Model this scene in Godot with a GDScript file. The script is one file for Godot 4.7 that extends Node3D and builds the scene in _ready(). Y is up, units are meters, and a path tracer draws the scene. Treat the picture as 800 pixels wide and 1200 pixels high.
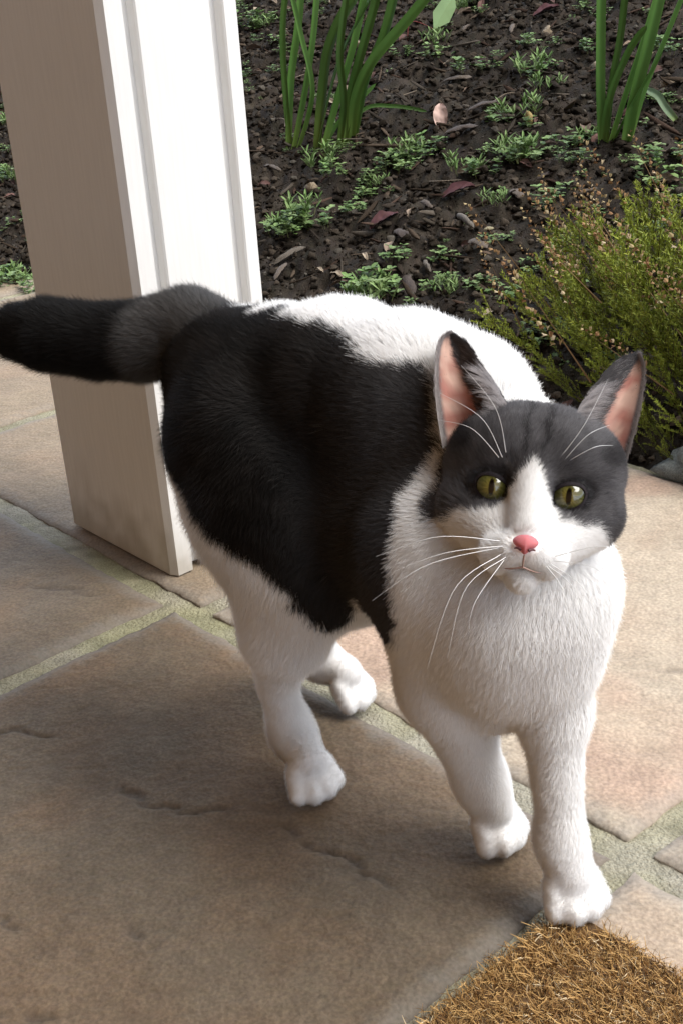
extends Node3D
# A grey and white cat standing on a stone porch. World axes follow the porch: x runs along its open edge, -z is garden-ward, y is up.

var rng := RandomNumberGenerator.new()
var noise_a := FastNoiseLite.new()
var noise_b := FastNoiseLite.new()
var noise_c := FastNoiseLite.new()
var taken := {}


func _ready() -> void:
	rng.seed = 11
	noise_a.seed = 3; noise_a.frequency = 1.0; noise_a.fractal_octaves = 4
	noise_b.seed = 8; noise_b.frequency = 1.0; noise_b.fractal_octaves = 3
	noise_c.seed = 21; noise_c.frequency = 1.0; noise_c.noise_type = FastNoiseLite.TYPE_CELLULAR
	# camera
	var cam := Camera3D.new()
	cam.name = "camera"
	cam.transform = Transform3D(Basis(CAM_X, CAM_Y, CAM_Z).orthonormalized(), CAM_AT)
	cam.fov = 43.6
	cam.near = 0.02
	cam.far = 400.0
	cam.current = true
	add_child(cam)
	# overcast sky
	var env := Environment.new()
	var sky_mat := ProceduralSkyMaterial.new()
	sky_mat.sky_top_color = Color(0.82, 0.88, 0.97)
	sky_mat.sky_horizon_color = Color(0.77, 0.82, 0.89)
	sky_mat.sky_curve = 0.2
	sky_mat.ground_bottom_color = Color(0.25, 0.24, 0.2)
	sky_mat.ground_horizon_color = Color(0.6, 0.6, 0.58)
	sky_mat.energy_multiplier = 0.78
	var sky := Sky.new()
	sky.sky_material = sky_mat
	env.background_mode = Environment.BG_SKY
	env.sky = sky
	env.tonemap_mode = Environment.TONE_MAPPER_LINEAR
	env.tonemap_exposure = 4.6
	env.sdfgi_enabled = true
	env.ssao_enabled = true
	env.ssil_enabled = true
	var we := WorldEnvironment.new()
	we.name = "world_environment"
	we.environment = env
	add_child(we)
	# weak, very soft sun behind thin cloud, over the garden to the right
	var sun := DirectionalLight3D.new()
	sun.name = "sun"
	sun.light_energy = 0.38
	sun.light_color = Color(1.0, 0.99, 0.975)
	sun.light_angular_distance = 42.0
	sun.shadow_enabled = true
	add_child(sun)
	sun.look_at_from_position(Vector3(0.50, 0.85, -0.27), Vector3.ZERO, Vector3.UP)

	make_materials()
	make_patio()
	make_porch()
	make_bed()
	make_post()
	make_mat()
	make_cat()
	make_plants()
	make_litter()


# ---------------------------------------------------------------- helpers
func numbered(called: String) -> String:
	if not taken.has(called):
		taken[called] = 0
		return called
	taken[called] += 1
	return "%s_%03d" % [called, taken[called]]


func thing(called: String, label: String, category: String, at := Vector3.ZERO, group := "") -> Node3D:
	var o := Node3D.new()
	o.name = numbered(called)
	add_child(o)
	o.position = at
	tag(o, label, category, group)
	return o


func tag(o: Node, label: String, category: String, group := "") -> void:
	o.set_meta("label", label)
	o.set_meta("category", category)
	if group != "":
		o.set_meta("group", group)


func part(called: String, mesh: Mesh, material: Material, parent: Node = self, at := Vector3.ZERO) -> MeshInstance3D:
	var o := MeshInstance3D.new()
	o.name = numbered(called) if parent == self else called
	o.mesh = mesh
	o.material_override = material
	o.position = at
	parent.add_child(o, true)
	return o


func copies(called: String, mesh: Mesh, material: Material, places: Array, colors: PackedColorArray, parent: Node = self) -> MultiMeshInstance3D:
	var mm := MultiMesh.new()
	mm.transform_format = MultiMesh.TRANSFORM_3D
	mm.use_colors = true
	mm.mesh = mesh
	mm.instance_count = places.size()
	for i in places.size():
		mm.set_instance_transform(i, places[i])
		mm.set_instance_color(i, colors[i])
	var o := MultiMeshInstance3D.new()
	o.name = numbered(called) if parent == self else called
	o.multimesh = mm
	o.material_override = material
	o.set_meta("kind", "stuff")
	parent.add_child(o, true)
	return o


func arrays_mesh(v: PackedVector3Array, n: PackedVector3Array, c: PackedColorArray, idx: PackedInt32Array) -> ArrayMesh:
	var a := []
	a.resize(Mesh.ARRAY_MAX)
	a[Mesh.ARRAY_VERTEX] = v
	a[Mesh.ARRAY_NORMAL] = n
	if c.size():
		a[Mesh.ARRAY_COLOR] = c
	a[Mesh.ARRAY_INDEX] = idx
	var m := ArrayMesh.new()
	m.add_surface_from_arrays(Mesh.PRIMITIVE_TRIANGLES, a)
	return m


func smooth_normals(v: PackedVector3Array, idx: PackedInt32Array) -> PackedVector3Array:
	var n := PackedVector3Array()
	n.resize(v.size())
	for i in range(0, idx.size(), 3):
		var a := idx[i]
		var b := idx[i + 1]
		var c := idx[i + 2]
		var f := (v[c] - v[a]).cross(v[b] - v[a])
		n[a] += f
		n[b] += f
		n[c] += f
	for i in n.size():
		n[i] = n[i].normalized() if n[i].length_squared() > 0.0 else Vector3.UP
	return n


# a grid of rows x columns points; faces clockwise when seen from where (row x column) points away
func grid_mesh(v: PackedVector3Array, rows: int, cols: int, c := PackedColorArray(), flip := false) -> ArrayMesh:
	var idx := PackedInt32Array()
	for r in rows - 1:
		for k in cols - 1:
			var a := r * cols + k
			if flip:
				idx.append_array([a, a + cols, a + 1, a + 1, a + cols, a + cols + 1])
			else:
				idx.append_array([a, a + 1, a + cols, a + 1, a + cols + 1, a + cols])
	return arrays_mesh(v, smooth_normals(v, idx), c, idx)


# a box with bevelled edges
func bevel_box(lo: Vector3, hi: Vector3, b := 0.0015) -> ArrayMesh:
	var st := SurfaceTool.new()
	st.begin(Mesh.PRIMITIVE_TRIANGLES)
	add_bevel_box(st, lo, hi, b)
	st.generate_normals()
	return st.commit()


func quad(st: SurfaceTool, p: Array) -> void:
	var mid: Vector3 = (p[0] + p[1] + p[2] + p[3]) / 4.0
	for k in [0, 1, 2, 0, 2, 3]:
		st.set_smooth_group(-1)
		st.add_vertex(p[k])


func add_bevel_box(st: SurfaceTool, lo: Vector3, hi: Vector3, b: float) -> void:
	var c := (lo + hi) / 2.0
	var h := (hi - lo) / 2.0
	for axis in 3:
		var u := (axis + 1) % 3
		var w := (axis + 2) % 3
		for s in [-1.0, 1.0]:
			var q := []
			for k in [[-1, -1], [1, -1], [1, 1], [-1, 1]]:
				var p := c
				p[axis] += s * h[axis]
				p[u] += k[0] * (h[u] - b)
				p[w] += k[1] * (h[w] - b)
				q.append(p)
			if s > 0:
				q.reverse()
			quad(st, q)
		# the edges along this axis
		for su in [-1.0, 1.0]:
			for sw in [-1.0, 1.0]:
				var q := []
				for k in [[-1, 0], [1, 0], [1, 1], [-1, 1]]:
					var p := c
					p[axis] += k[0] * (h[axis] - b)
					p[u] += su * (h[u] - (b if k[1] == 1 else 0.0))
					p[w] += sw * (h[w] - (0.0 if k[1] == 1 else b))
					q.append(p)
				if su * sw > 0:
					q.reverse()
				quad(st, q)
	for sx in [-1.0, 1.0]:
		for sy in [-1.0, 1.0]:
			for sz in [-1.0, 1.0]:
				var q := [c + Vector3(sx * h.x, sy * (h.y - b), sz * (h.z - b)), c + Vector3(sx * (h.x - b), sy * h.y, sz * (h.z - b)), c + Vector3(sx * (h.x - b), sy * (h.y - b), sz * h.z)]
				if sx * sy * sz > 0:
					q.reverse()
				for p in q:
					st.set_smooth_group(-1)
					st.add_vertex(p)


# ---------------------------------------------------------------- materials
var M := {}


func mat(color: Color, rough := 0.8, vertex := false, spec := 0.5) -> StandardMaterial3D:
	var m := StandardMaterial3D.new()
	m.albedo_color = color.linear_to_srgb()
	m.roughness = rough
	m.metallic_specular = spec
	m.vertex_color_use_as_albedo = vertex
	return m


func noise_texture(freq: float, seed_at: int, low: float, high: float, normal := false, bump := 3.0, kind := FastNoiseLite.TYPE_SIMPLEX_SMOOTH) -> NoiseTexture2D:
	var n := FastNoiseLite.new()
	n.seed = seed_at
	n.frequency = freq
	n.noise_type = kind
	n.fractal_octaves = 5
	var t := NoiseTexture2D.new()
	t.width = 512
	t.height = 512
	t.seamless = true
	t.noise = n
	if normal:
		t.as_normal_map = true
		t.bump_strength = bump
	else:
		var g := Gradient.new()
		g.set_color(0, Color(low, low, low))
		g.set_color(1, Color(high, high, high))
		t.color_ramp = g
	return t


func triplanar(m: StandardMaterial3D, scale: float) -> void:
	m.uv1_triplanar = true
	m.uv1_world_triplanar = true
	m.uv1_scale = Vector3.ONE * scale


func make_materials() -> void:
	var grain_normal := noise_texture(0.06, 5, 0, 1, true, 6.0)
	var grain := noise_texture(0.12, 9, 0.75, 1.0)
	M.stone = mat(Color(1, 1, 1), 0.82, true, 0.4)
	M.stone.albedo_texture = grain
	M.stone.normal_enabled = true
	M.stone.normal_texture = grain_normal
	M.stone.normal_scale = 0.32
	triplanar(M.stone, 5.0)
	M.mortar = mat(Color(1, 1, 1), 0.95, true, 0.2)
	M.mortar.albedo_texture = grain
	M.mortar.normal_enabled = true
	M.mortar.normal_texture = grain_normal
	M.mortar.normal_scale = 1.0
	triplanar(M.mortar, 9.0)
	M.paint = mat(Color(0.80, 0.79, 0.77), 0.45, true)
	M.paint.albedo_texture = noise_texture(0.02, 55, 0.965, 1.0)
	M.paint.normal_enabled = true
	M.paint.normal_texture = noise_texture(0.03, 15, 0, 1, true, 2.0)
	M.paint.normal_scale = 0.05
	triplanar(M.paint, 6.0)
	M.paint.uv1_scale = Vector3(26.0, 1.6, 26.0)
	M.soil = mat(Color(1, 1, 1), 0.95, true, 0.25)
	M.soil.albedo_texture = noise_texture(0.08, 31, 0.45, 1.0)
	M.soil.normal_enabled = true
	M.soil.normal_texture = grain_normal
	M.soil.normal_scale = 1.2
	triplanar(M.soil, 12.0)
	M.clod = mat(Color(1, 1, 1), 1.0, true, 0.1)
	M.clod.albedo_texture = M.soil.albedo_texture
	M.clod.normal_enabled = true
	M.clod.normal_texture = grain_normal
	M.clod.normal_scale = 1.0
	triplanar(M.clod, 20.0)
	M.wood = mat(Color(0.16, 0.10, 0.06), 0.7)
	M.wall = mat(Color(0.27, 0.14, 0.05), 0.85)
	M.ceiling = mat(Color(0.28, 0.15, 0.06), 0.8)
	M.leaf = mat(Color(1, 1, 1), 0.6, true, 0.35)
	M.leaf.backlight_enabled = true
	M.leaf.backlight = Color(0.5, 0.5, 0.5)
	M.dry = mat(Color(1, 1, 1), 0.8, true, 0.3)
	M.coir = mat(Color(1, 1, 1), 0.7, true, 0.3)
	M.coir.backlight_enabled = true
	M.coir.backlight = Color(0.3, 0.3, 0.3)
	M.skin = mat(Color(1, 1, 1), 0.75, true, 0.3)
	M.fur = mat(Color(1, 1, 1), 0.6, true, 0.28)
	M.fur.backlight_enabled = true
	M.fur.backlight = Color(0.8, 0.8, 0.8)
	M.ear = mat(Color(1, 1, 1), 0.6, true, 0.3)
	M.ear.backlight_enabled = true
	M.ear.backlight = Color(0.6, 0.45, 0.42)
	M.nose = mat(Color(0.54, 0.155, 0.17), 0.7)
	M.nose.subsurf_scatter_enabled = true
	M.nose.subsurf_scatter_strength = 0.2
	M.lip = mat(Color(0.36, 0.235, 0.20), 0.7)
	M.nostril = mat(Color(0.10, 0.02, 0.025), 0.6)
	M.eye = mat(Color(1, 1, 1), 0.15, true, 0.5)
	M.eye.clearcoat_enabled = true
	M.eye.clearcoat = 0.5
	M.eye.clearcoat_roughness = 0.03
	M.whisker = mat(Color(0.9, 0.9, 0.9), 0.35)
	M.whisker.backlight_enabled = true
	M.whisker.backlight = Color(0.5, 0.5, 0.5)


# ---------------------------------------------------------------- the patio
const CRACKS = [  # on the big slab and the one left of it: points in x, z
	[Vector2(0.02, 0.20), Vector2(0.10, 0.145), Vector2(0.17, 0.155), Vector2(0.235, 0.115), Vector2(0.33, 0.10)],
	[Vector2(0.10, 0.30), Vector2(0.17, 0.245), Vector2(0.20, 0.26), Vector2(0.26, 0.21)],
	[Vector2(0.25, 0.30), Vector2(0.29, 0.25), Vector2(0.31, 0.26), Vector2(0.36, 0.23)],
	[Vector2(-0.36, 0.08), Vector2(-0.25, 0.05), Vector2(-0.13, 0.075), Vector2(-0.05, 0.03)],
	[Vector2(0.48, -0.30), Vector2(0.43, -0.22), Vector2(0.33, -0.16), Vector2(0.25, -0.15)],
]


func crack_depth(p: Vector2) -> float:
	var d := 1.0
	var wob := Vector2(noise_a.get_noise_3d(p.x * 30.0, 0, p.y * 30.0), noise_a.get_noise_3d(p.x * 30.0, 9, p.y * 30.0)) * 0.012
	for c in CRACKS:
		for i in c.size() - 1:
			var q := Geometry2D.get_closest_point_to_segment(p + wob, c[i], c[i + 1])
			d = minf(d, q.distance_to(p + wob))
	return d


func slab(parent: Node, x0: float, x1: float, z0: float, z1: float, tint: Array, step: float) -> void:
	var nx := int((x1 - x0) / step) + 1
	var nz := int((z1 - z0) / step) + 1
	var rows := nz + 5
	var cols := nx + 5
	var v := PackedVector3Array()
	var c := PackedColorArray()
	var sh := rng.randf() * 50.0
	for r in rows:
		for k in cols:
			var fr := clampf(float(r - 2) / nz, 0.0, 1.0)
			var fk := clampf(float(k - 2) / nx, 0.0, 1.0)
			var p := Vector3(lerpf(x0, x1, fk), 0, lerpf(z0, z1, fr))
			# the outermost ring goes down the side, the next one rounds the arris
			var ring := mini(mini(r, rows - 1 - r), mini(k, cols - 1 - k))
			var edge := minf(minf(p.x - x0, x1 - p.x), minf(p.z - z0, z1 - p.z))
			var wob := noise_a.get_noise_3d(p.x * 14.0, sh, p.z * 14.0) * 0.0020 + noise_a.get_noise_3d(p.x * 60.0, sh, p.z * 60.0) * 0.0016
			if edge < 0.02:
				var f := 1.0 - edge / 0.02
				if p.x - x0 < 0.02: p.x += wob * f
				if x1 - p.x < 0.02: p.x -= wob * f
				if p.z - z0 < 0.02: p.z += wob * f
				if z1 - p.z < 0.02: p.z -= wob * f
			var big := noise_b.get_noise_3d(p.x * 5.0, sh, p.z * 5.0)
			var mid := noise_b.get_noise_3d(p.x * 16.0, sh + 4.0, p.z * 16.0)
			var fine := noise_a.get_noise_3d(p.x * 90.0, sh, p.z * 90.0)
			var riven := absf(noise_b.get_noise_3d(p.x * 9.0 + p.z * 4.0, sh + 7.0, p.z * 9.0))
			p.y = big * 0.0012 + mid * 0.0010 + fine * 0.0006 - smoothstep(0.03, 0.0, riven) * 0.0005
			var cr := crack_depth(Vector2(p.x, p.z))
			var cf := smoothstep(0.0032, 0.0006, cr) * smoothstep(-0.15, 0.15, mid)
			p.y -= cf * 0.0016
			p.y -= smoothstep(0.009, 0.0, edge) * 0.0022
			if ring == 1:
				p.y -= 0.003
			elif ring == 0:
				p.y = -0.02
			v.append(p)
			var col: Color = tint[0].lerp(tint[1], smoothstep(-0.35, 0.35, big + mid * 0.5))
			col = col.lerp(tint[2], smoothstep(0.1, 0.5, noise_b.get_noise_3d(p.x * 7.0, sh + 20.0, p.z * 7.0)))
			col = col * (1.0 + fine * 0.24 + mid * 0.18)
			col = col.lerp(Color(0.05, 0.04, 0.035), cf * 0.5)
			# lime and dust along the worn edges
			col = col.lerp(Color(0.30, 0.28, 0.25), 0.45 * smoothstep(0.016, 0.0, edge + fine * 0.008))
			c.append(col)
	part("paving_slab", grid_mesh(v, rows, cols, c), M.stone, parent)


func make_patio() -> void:
	# the mortar bed that shows in the joints
	var v := PackedVector3Array()
	var c := PackedColorArray()
	var xs := []
	var x := -3.1
	while x < 2.2:
		xs.append(x)
		x += 0.006 if x > -0.7 and x < 0.6 else 0.05
	var zs := []
	var z := -0.415
	while z < 1.14:
		zs.append(z)
		z += 0.006 if z < 0.35 else 0.05
	for r in zs:
		for k in xs:
			var fine := noise_a.get_noise_3d(k * 70.0, 3, r * 70.0)
			var mid := noise_b.get_noise_3d(k * 9.0, 1, r * 9.0)
			v.append(Vector3(k, -0.0035 + fine * 0.0012 + mid * 0.0015, r))
			var col := Color(0.35, 0.325, 0.225).lerp(Color(0.38, 0.35, 0.275), smoothstep(-0.2, 0.3, mid))
			col = col.lerp(Color(0.26, 0.26, 0.13), 0.4 * smoothstep(0.1, 0.4, noise_b.get_noise_3d(k * 6.0, 40, r * 6.0)))
			c.append(col * (1.0 + fine * 0.5))
	var patio := part("patio", grid_mesh(v, zs.size(), xs.size(), c), M.mortar)
	patio.set_meta("kind", "structure")
	var brown := [Color(0.180, 0.126, 0.080), Color(0.158, 0.120, 0.082), Color(0.195, 0.133, 0.083)]
	var pink := [Color(0.51, 0.395, 0.29), Color(0.47, 0.385, 0.29), Color(0.48, 0.34, 0.25)]
	var grey := [Color(0.195, 0.147, 0.100), Color(0.17, 0.134, 0.098), Color(0.21, 0.15, 0.098)]
	var tan := [Color(0.33, 0.255, 0.175), Color(0.30, 0.23, 0.16), Color(0.34, 0.25, 0.17)]
	var j := 0.0085
	var more := []
	for column in [-2.98, -2.55, -2.13, -1.70, 1.25, 1.68]:
		for row in [[-0.405, 0.0], [0.0, 0.45], [0.45, 0.75], [0.75, 1.14]]:
			more.append([column, column + (0.425 if column < 0.0 else 0.43), row[0], row[1], [tan, grey, brown, grey][rng.randi() % 4] if column < 0.0 else pink, 0.03])
	for column in [[-1.28, -0.85], [-0.85, -0.42], [-0.42, 0.005], [0.005, 0.405], [0.405, 0.86], [0.86, 1.25]]:
		more.append([column[0], column[1], 0.75, 1.14, brown, 0.03])
	for column in [[-1.28, -0.85], [0.86, 1.25]]:
		more.append([column[0], column[1], 0.45, 0.75, brown, 0.03])
	# x0, x1, z0, z1 between the joint lines
	for s in [
		[0.005, 0.405, 0.0, 0.45, brown, 0.0028], [-0.42, 0.005, 0.0, 0.45, grey, 0.005], [0.405, 0.86, 0.0, 0.45, pink, 0.005],
		[0.03, 0.405, -0.405, 0.0, pink, 0.004], [-0.42, 0.03, -0.405, 0.0, tan, 0.005], [0.405, 0.86, -0.405, 0.0, pink, 0.005],
		[-0.85, -0.42, 0.0, 0.45, grey, 0.012], [-0.85, -0.42, -0.405, 0.0, tan, 0.008], [-1.28, -0.85, -0.405, 0.0, tan, 0.02], [-1.28, -0.85, 0.0, 0.45, grey, 0.02],
		[0.86, 1.25, -0.405, 0.0, pink, 0.02], [0.86, 1.25, 0.0, 0.45, pink, 0.02],
		[-0.85, -0.42, 0.45, 0.75, grey, 0.02], [-0.42, 0.005, 0.45, 0.75, brown, 0.02], [0.005, 0.405, 0.45, 0.75, brown, 0.02], [0.405, 0.86, 0.45, 0.75, brown, 0.02],
	] + more:
		slab(patio, s[0] + j, s[1] - j, s[2] + (j if s[2] > -0.4 else 0.0), s[3] - j, s[4], s[5])


func make_porch() -> void:
	# the ground under everything, out to the horizon
	var g := part("ground", bevel_box(Vector3(-150, -0.6, -0.4), Vector3(150, -0.03, 150), 0.01), tinted(Color(0.20, 0.16, 0.115)))
	g.set_meta("kind", "structure")
	var t := thing("porch_roof", "boarded porch roof carried by the white post, above the cat", "roof")
	part("soffit", bevel_box(Vector3(-4.0, 2.35, -0.26), Vector3(2.2, 2.40, 1.25), 0.004), M.ceiling, t)
	part("fascia", bevel_box(Vector3(-4.0, 2.22, -0.285), Vector3(2.2, 2.55, -0.262), 0.004), M.paint, t)
	var w := thing("house_wall", "brown rendered house wall behind the doormat", "wall")
	part("wall_face", bevel_box(Vector3(-4.0, -0.1, 1.15), Vector3(2.6, 2.35, 1.25), 0.004), M.wall, w)


# ---------------------------------------------------------------- the flower bed
const BED_EDGE = -0.405


func bed_height(x: float, z: float) -> float:
	var t := -z
	var h := 0.36 * maxf(0.0, t - 0.42)
	if t > 2.2:
		h = 0.36 * 1.78 + 0.36 * (1.0 - exp(-(t - 2.2) / 0.8)) * 0.8
	h += noise_b.get_noise_3d(x * 7.0, 2, z * 7.0) * 0.016 + noise_a.get_noise_3d(x * 26.0, 5, z * 26.0) * 0.011
	h += noise_a.get_noise_3d(x * 70.0, 7, z * 70.0) * 0.006 + absf(noise_a.get_noise_3d(x * 34.0, 17, z * 34.0)) * 0.010
	return h - 0.012 * smoothstep(0.46, 0.41, t)


func make_bed() -> void:
	var xs := []
	var x := -60.0
	while x < 60.0:
		xs.append(x)
		x += 0.0075 if x > -1.9 and x < 0.5 else (0.05 if absf(x + 0.5) < 2.5 else maxf(0.1, absf(x) * 0.2))
	var zs := []
	var z := BED_EDGE + 0.006
	while z > -60.0:
		zs.append(z)
		z -= 0.0075 if z > -1.5 else (0.05 if z > -2.6 else -z * 0.15)
	var v := PackedVector3Array()
	var c := PackedColorArray()
	for r in zs:
		for k in xs:
			v.append(Vector3(k, bed_height(k, r), r))
			var n := noise_b.get_noise_3d(k * 12.0, 11, r * 12.0)
			var f := noise_a.get_noise_3d(k * 80.0, 13, r * 80.0)
			c.append(Color(0.036, 0.029, 0.022).lerp(Color(0.068, 0.054, 0.041), smoothstep(-0.3, 0.4, n)) * (1.0 + f * 0.7))
	var bed := part("flower_bed", grid_mesh(v, zs.size(), xs.size(), c, true), M.soil)
	bed.set_meta("kind", "structure")
	# crumbs of soil and small stones
	var places := []
	var cols := PackedColorArray()
	for i in 60000:
		var px := rng.randf_range(-2.0, 0.5)
		var pz := -rng.randf_range(0.41, 1.5)
		var size := 0.0010 + 0.0046 * pow(rng.randf(), 4.0)
		var b := Basis.from_euler(Vector3(rng.randf() * TAU, rng.randf() * TAU, rng.randf() * TAU)).scaled(Vector3(1, rng.randf_range(0.6, 1.0), 1) * size)
		places.append(Transform3D(b, Vector3(px, bed_height(px, pz) + size * 0.35, pz)))
		var k := 0.4 * pow(6.0, rng.randf())
		var col := Color(0.055, 0.044, 0.034) * k
		if rng.randf() < 0.05:
			col = Color(0.13, 0.115, 0.095) * rng.randf_range(0.6, 1.3)
		cols.append(col)
	var cr := copies("soil_crumbs", lump_mesh(4), M.clod, places, cols)
	tag(cr, "dark crumbs of soil and grit covering the flower bed", "soil")
	# shreds of bark and dead stalks trodden into the soil
	places = []
	cols = PackedColorArray()
	for i in 1900:
		var px := rng.randf_range(-2.0, 0.5)
		var pz := -rng.randf_range(0.41, 1.5)
		var len := rng.randf_range(0.008, 0.03)
		var wid := rng.randf_range(0.0015, 0.005)
		var b := Basis.from_euler(Vector3(rng.randf_range(-0.4, 0.4) + 0.34, rng.randf() * TAU, rng.randf_range(-0.5, 0.5)))
		places.append(Transform3D(b * Basis.from_scale(Vector3(len, wid * 0.5, wid)), Vector3(px, bed_height(px, pz) + 0.002, pz)))
		var tone: Color = [Color(0.11, 0.082, 0.06), Color(0.12, 0.10, 0.08), Color(0.05, 0.04, 0.032), Color(0.085, 0.056, 0.042)][rng.randi() % 4]
		cols.append(tone * rng.randf_range(0.6, 1.4))
	var sh := copies("bark_shreds", lump_mesh(9), M.clod, places, cols)
	tag(sh, "brown shreds of bark and dead stalk strewn over the soil", "bark mulch")


func lump_mesh(seed_at: int, rows := 5, cols := 8) -> ArrayMesh:
	var v := PackedVector3Array()
	for r in rows + 1:
		var th := PI * r / rows
		for k in cols + 1:
			var ph := TAU * (k % cols) / cols
			var d := Vector3(sin(th) * cos(ph), cos(th), sin(th) * sin(ph))
			v.append(d * (1.0 + 0.9 * noise_a.get_noise_3d(d.x * 1.1 + seed_at, d.y * 1.1, d.z * 1.1)))
	return grid_mesh(v, rows + 1, cols + 1, PackedColorArray(), true)


# ---------------------------------------------------------------- the post
func make_post() -> void:
	var x0 := -0.167
	var x1 := -0.0235
	var z1 := -0.0195
	var z0 := -0.128
	var top := 2.35
	var t := thing("porch_post", "square white painted timber post carrying the porch roof", "post", Vector3((x0 + x1) / 2, 0, (z0 + z1) / 2))
	var o := -t.position
	# the core, kept behind the face boards
	part("post_core", bevel_box(o + Vector3(x0 + 0.004, 0.002, z0 + 0.004), o + Vector3(x1 - 0.0095, top, z1 - 0.004), 0.001), M.paint, t)
	# the broad board towards the house, its right-hand edge chamfered
	var st := SurfaceTool.new()
	st.begin(Mesh.PRIMITIVE_TRIANGLES)
	var ch := 0.0062
	var prof := [Vector2(x0, z1 - 0.006), Vector2(x0, z1 - 0.0012), Vector2(x0 + 0.0012, z1), Vector2(x1 - ch, z1), Vector2(x1, z1 - ch * 0.55), Vector2(x1, z1 - 0.0165), Vector2(x1 - 0.0008, z1 - 0.0172), Vector2(x1 - 0.012, z1 - 0.0172)]
	var heights := [0.0015, 0.006, 0.012, 0.018, 0.025, 0.033, 0.042, 0.055, 0.075, 0.11, 0.2, 0.4, 0.8, 1.4, top]
	for i in prof.size() - 1:
		var a: Vector2 = prof[i]
		var b: Vector2 = prof[i + 1]
		var steps := maxi(1, int(a.distance_to(b) / 0.006))
		for s in steps:
			var pa := a.lerp(b, float(s) / steps)
			var pb := a.lerp(b, float(s + 1) / steps)
			for y in heights.size() - 1:
				for q in [[pa, 0], [pa, 1], [pb, 1], [pa, 0], [pb, 1], [pb, 0]]:
					var p: Vector3 = Vector3(q[0].x, heights[y + q[1]], q[0].y)
					# splashed dirt and scuffs near the ground
					var dirt := smoothstep(0.055, 0.0, p.y + noise_a.get_noise_3d(p.x * 40.0, p.y * 25.0, p.z * 40.0) * 0.04)
					st.set_color(Color(1, 1, 1).lerp(Color(0.42, 0.36, 0.27), dirt * 0.6))
					st.set_smooth_group(-1)
					st.add_vertex(o + p)
	st.generate_normals()
	part("corner_board", st.commit(), M.paint, t)
	part("face_panel", bevel_box(o + Vector3(x1 - 0.02, 0.004, z0 + 0.0225), o + Vector3(x1 - 0.0003, top, z1 - 0.0262), 0.0012), M.paint, t)
	part("edge_board", bevel_box(o + Vector3(x1 - 0.02, 0.0015, z0), o + Vector3(x1, top, z0 + 0.0125), 0.0012), M.paint, t)
	part("back_board", bevel_box(o + Vector3(x0, 0.0015, z0 - 0.0002), o + Vector3(x1 - 0.021, top, z0 + 0.0038), 0.001), M.paint, t)


# ---------------------------------------------------------------- the doormat
func fibre_mesh(count: int, radius: float, width: float, seed_at: int) -> ArrayMesh:
	var r := RandomNumberGenerator.new()
	r.seed = seed_at
	var v := PackedVector3Array()
	var n := PackedVector3Array()
	var idx := PackedInt32Array()
	for i in count:
		var p := Vector3(r.randf_range(-1, 1), 0, r.randf_range(-1, 1)) * radius
		var d := Vector3(r.randf_range(-1, 1), r.randf_range(0.0, 0.75), r.randf_range(-1, 1)).normalized()
		var turn := Vector3(r.randf_range(-1, 1), r.randf_range(-0.8, 0.2), r.randf_range(-1, 1)) * 0.9
		var side := d.cross(Vector3(r.randf_range(-1, 1), 0.3, r.randf_range(-1, 1))).normalized() * width
		var step := r.randf_range(0.0012, 0.0026)
		for k in 5:
			var w := 1.0 - 0.16 * k
			v.append(p - side * w)
			v.append(p + side * w)
			var nn := d.cross(side).normalized()
			if nn.y < 0:
				nn = -nn
				side = -side
			n.append(nn)
			n.append(nn)
			if k > 0:
				var a := v.size() - 4
				idx.append_array([a, a + 1, a + 2, a + 1, a + 3, a + 2])
			p += d * step
			d = (d + turn * 0.6).normalized()
	return arrays_mesh(v, n, PackedColorArray(), idx)


func make_mat() -> void:
	var x0 := 0.409
	var z0 := 0.058
	var t := thing("doormat", "golden brown coir doormat under the nearest paw", "doormat", Vector3(x0, 0, z0))
	part("mat_backing", bevel_box(Vector3(0, 0.0015, 0), Vector3(0.6, 0.0075, 0.45), 0.002), mat(Color(0.10, 0.055, 0.022), 0.9), t)
	for variant in 2:
		var places := []
		var cols := PackedColorArray()
		for i in 24000:
			var x := rng.randf_range(0.0, 0.6) if i % 3 == 0 else rng.randf_range(0.0, 0.24)
			var z := rng.randf_range(0.0, 0.45) if i % 3 == 0 else rng.randf_range(0.0, 0.26)
			x = maxf(x + rng.randf_range(-0.002, 0.002), -0.001)
			if Vector2(x - 0.009, z - 0.001).length() < 0.013:
				continue
			var s := rng.randf_range(0.6, 1.15)
			var b := Basis.from_euler(Vector3(rng.randf_range(-0.3, 0.3), rng.randf() * TAU, rng.randf_range(-0.3, 0.3))).scaled(Vector3.ONE * s)
			places.append(Transform3D(b, Vector3(x, rng.randf_range(0.003, 0.0075), z)))
			var k := rng.randf()
			var col := Color(0.46, 0.265, 0.092).lerp(Color(0.60, 0.39, 0.165), k)
			if k > 0.94:
				col = Color(0.70, 0.56, 0.36)
			elif k < 0.2:
				col = Color(0.20, 0.105, 0.04)
			cols.append(col)
		copies("coir_pile", fibre_mesh(4, 0.0035, 0.00028, 60 + variant), M.coir, places, cols, t)


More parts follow.
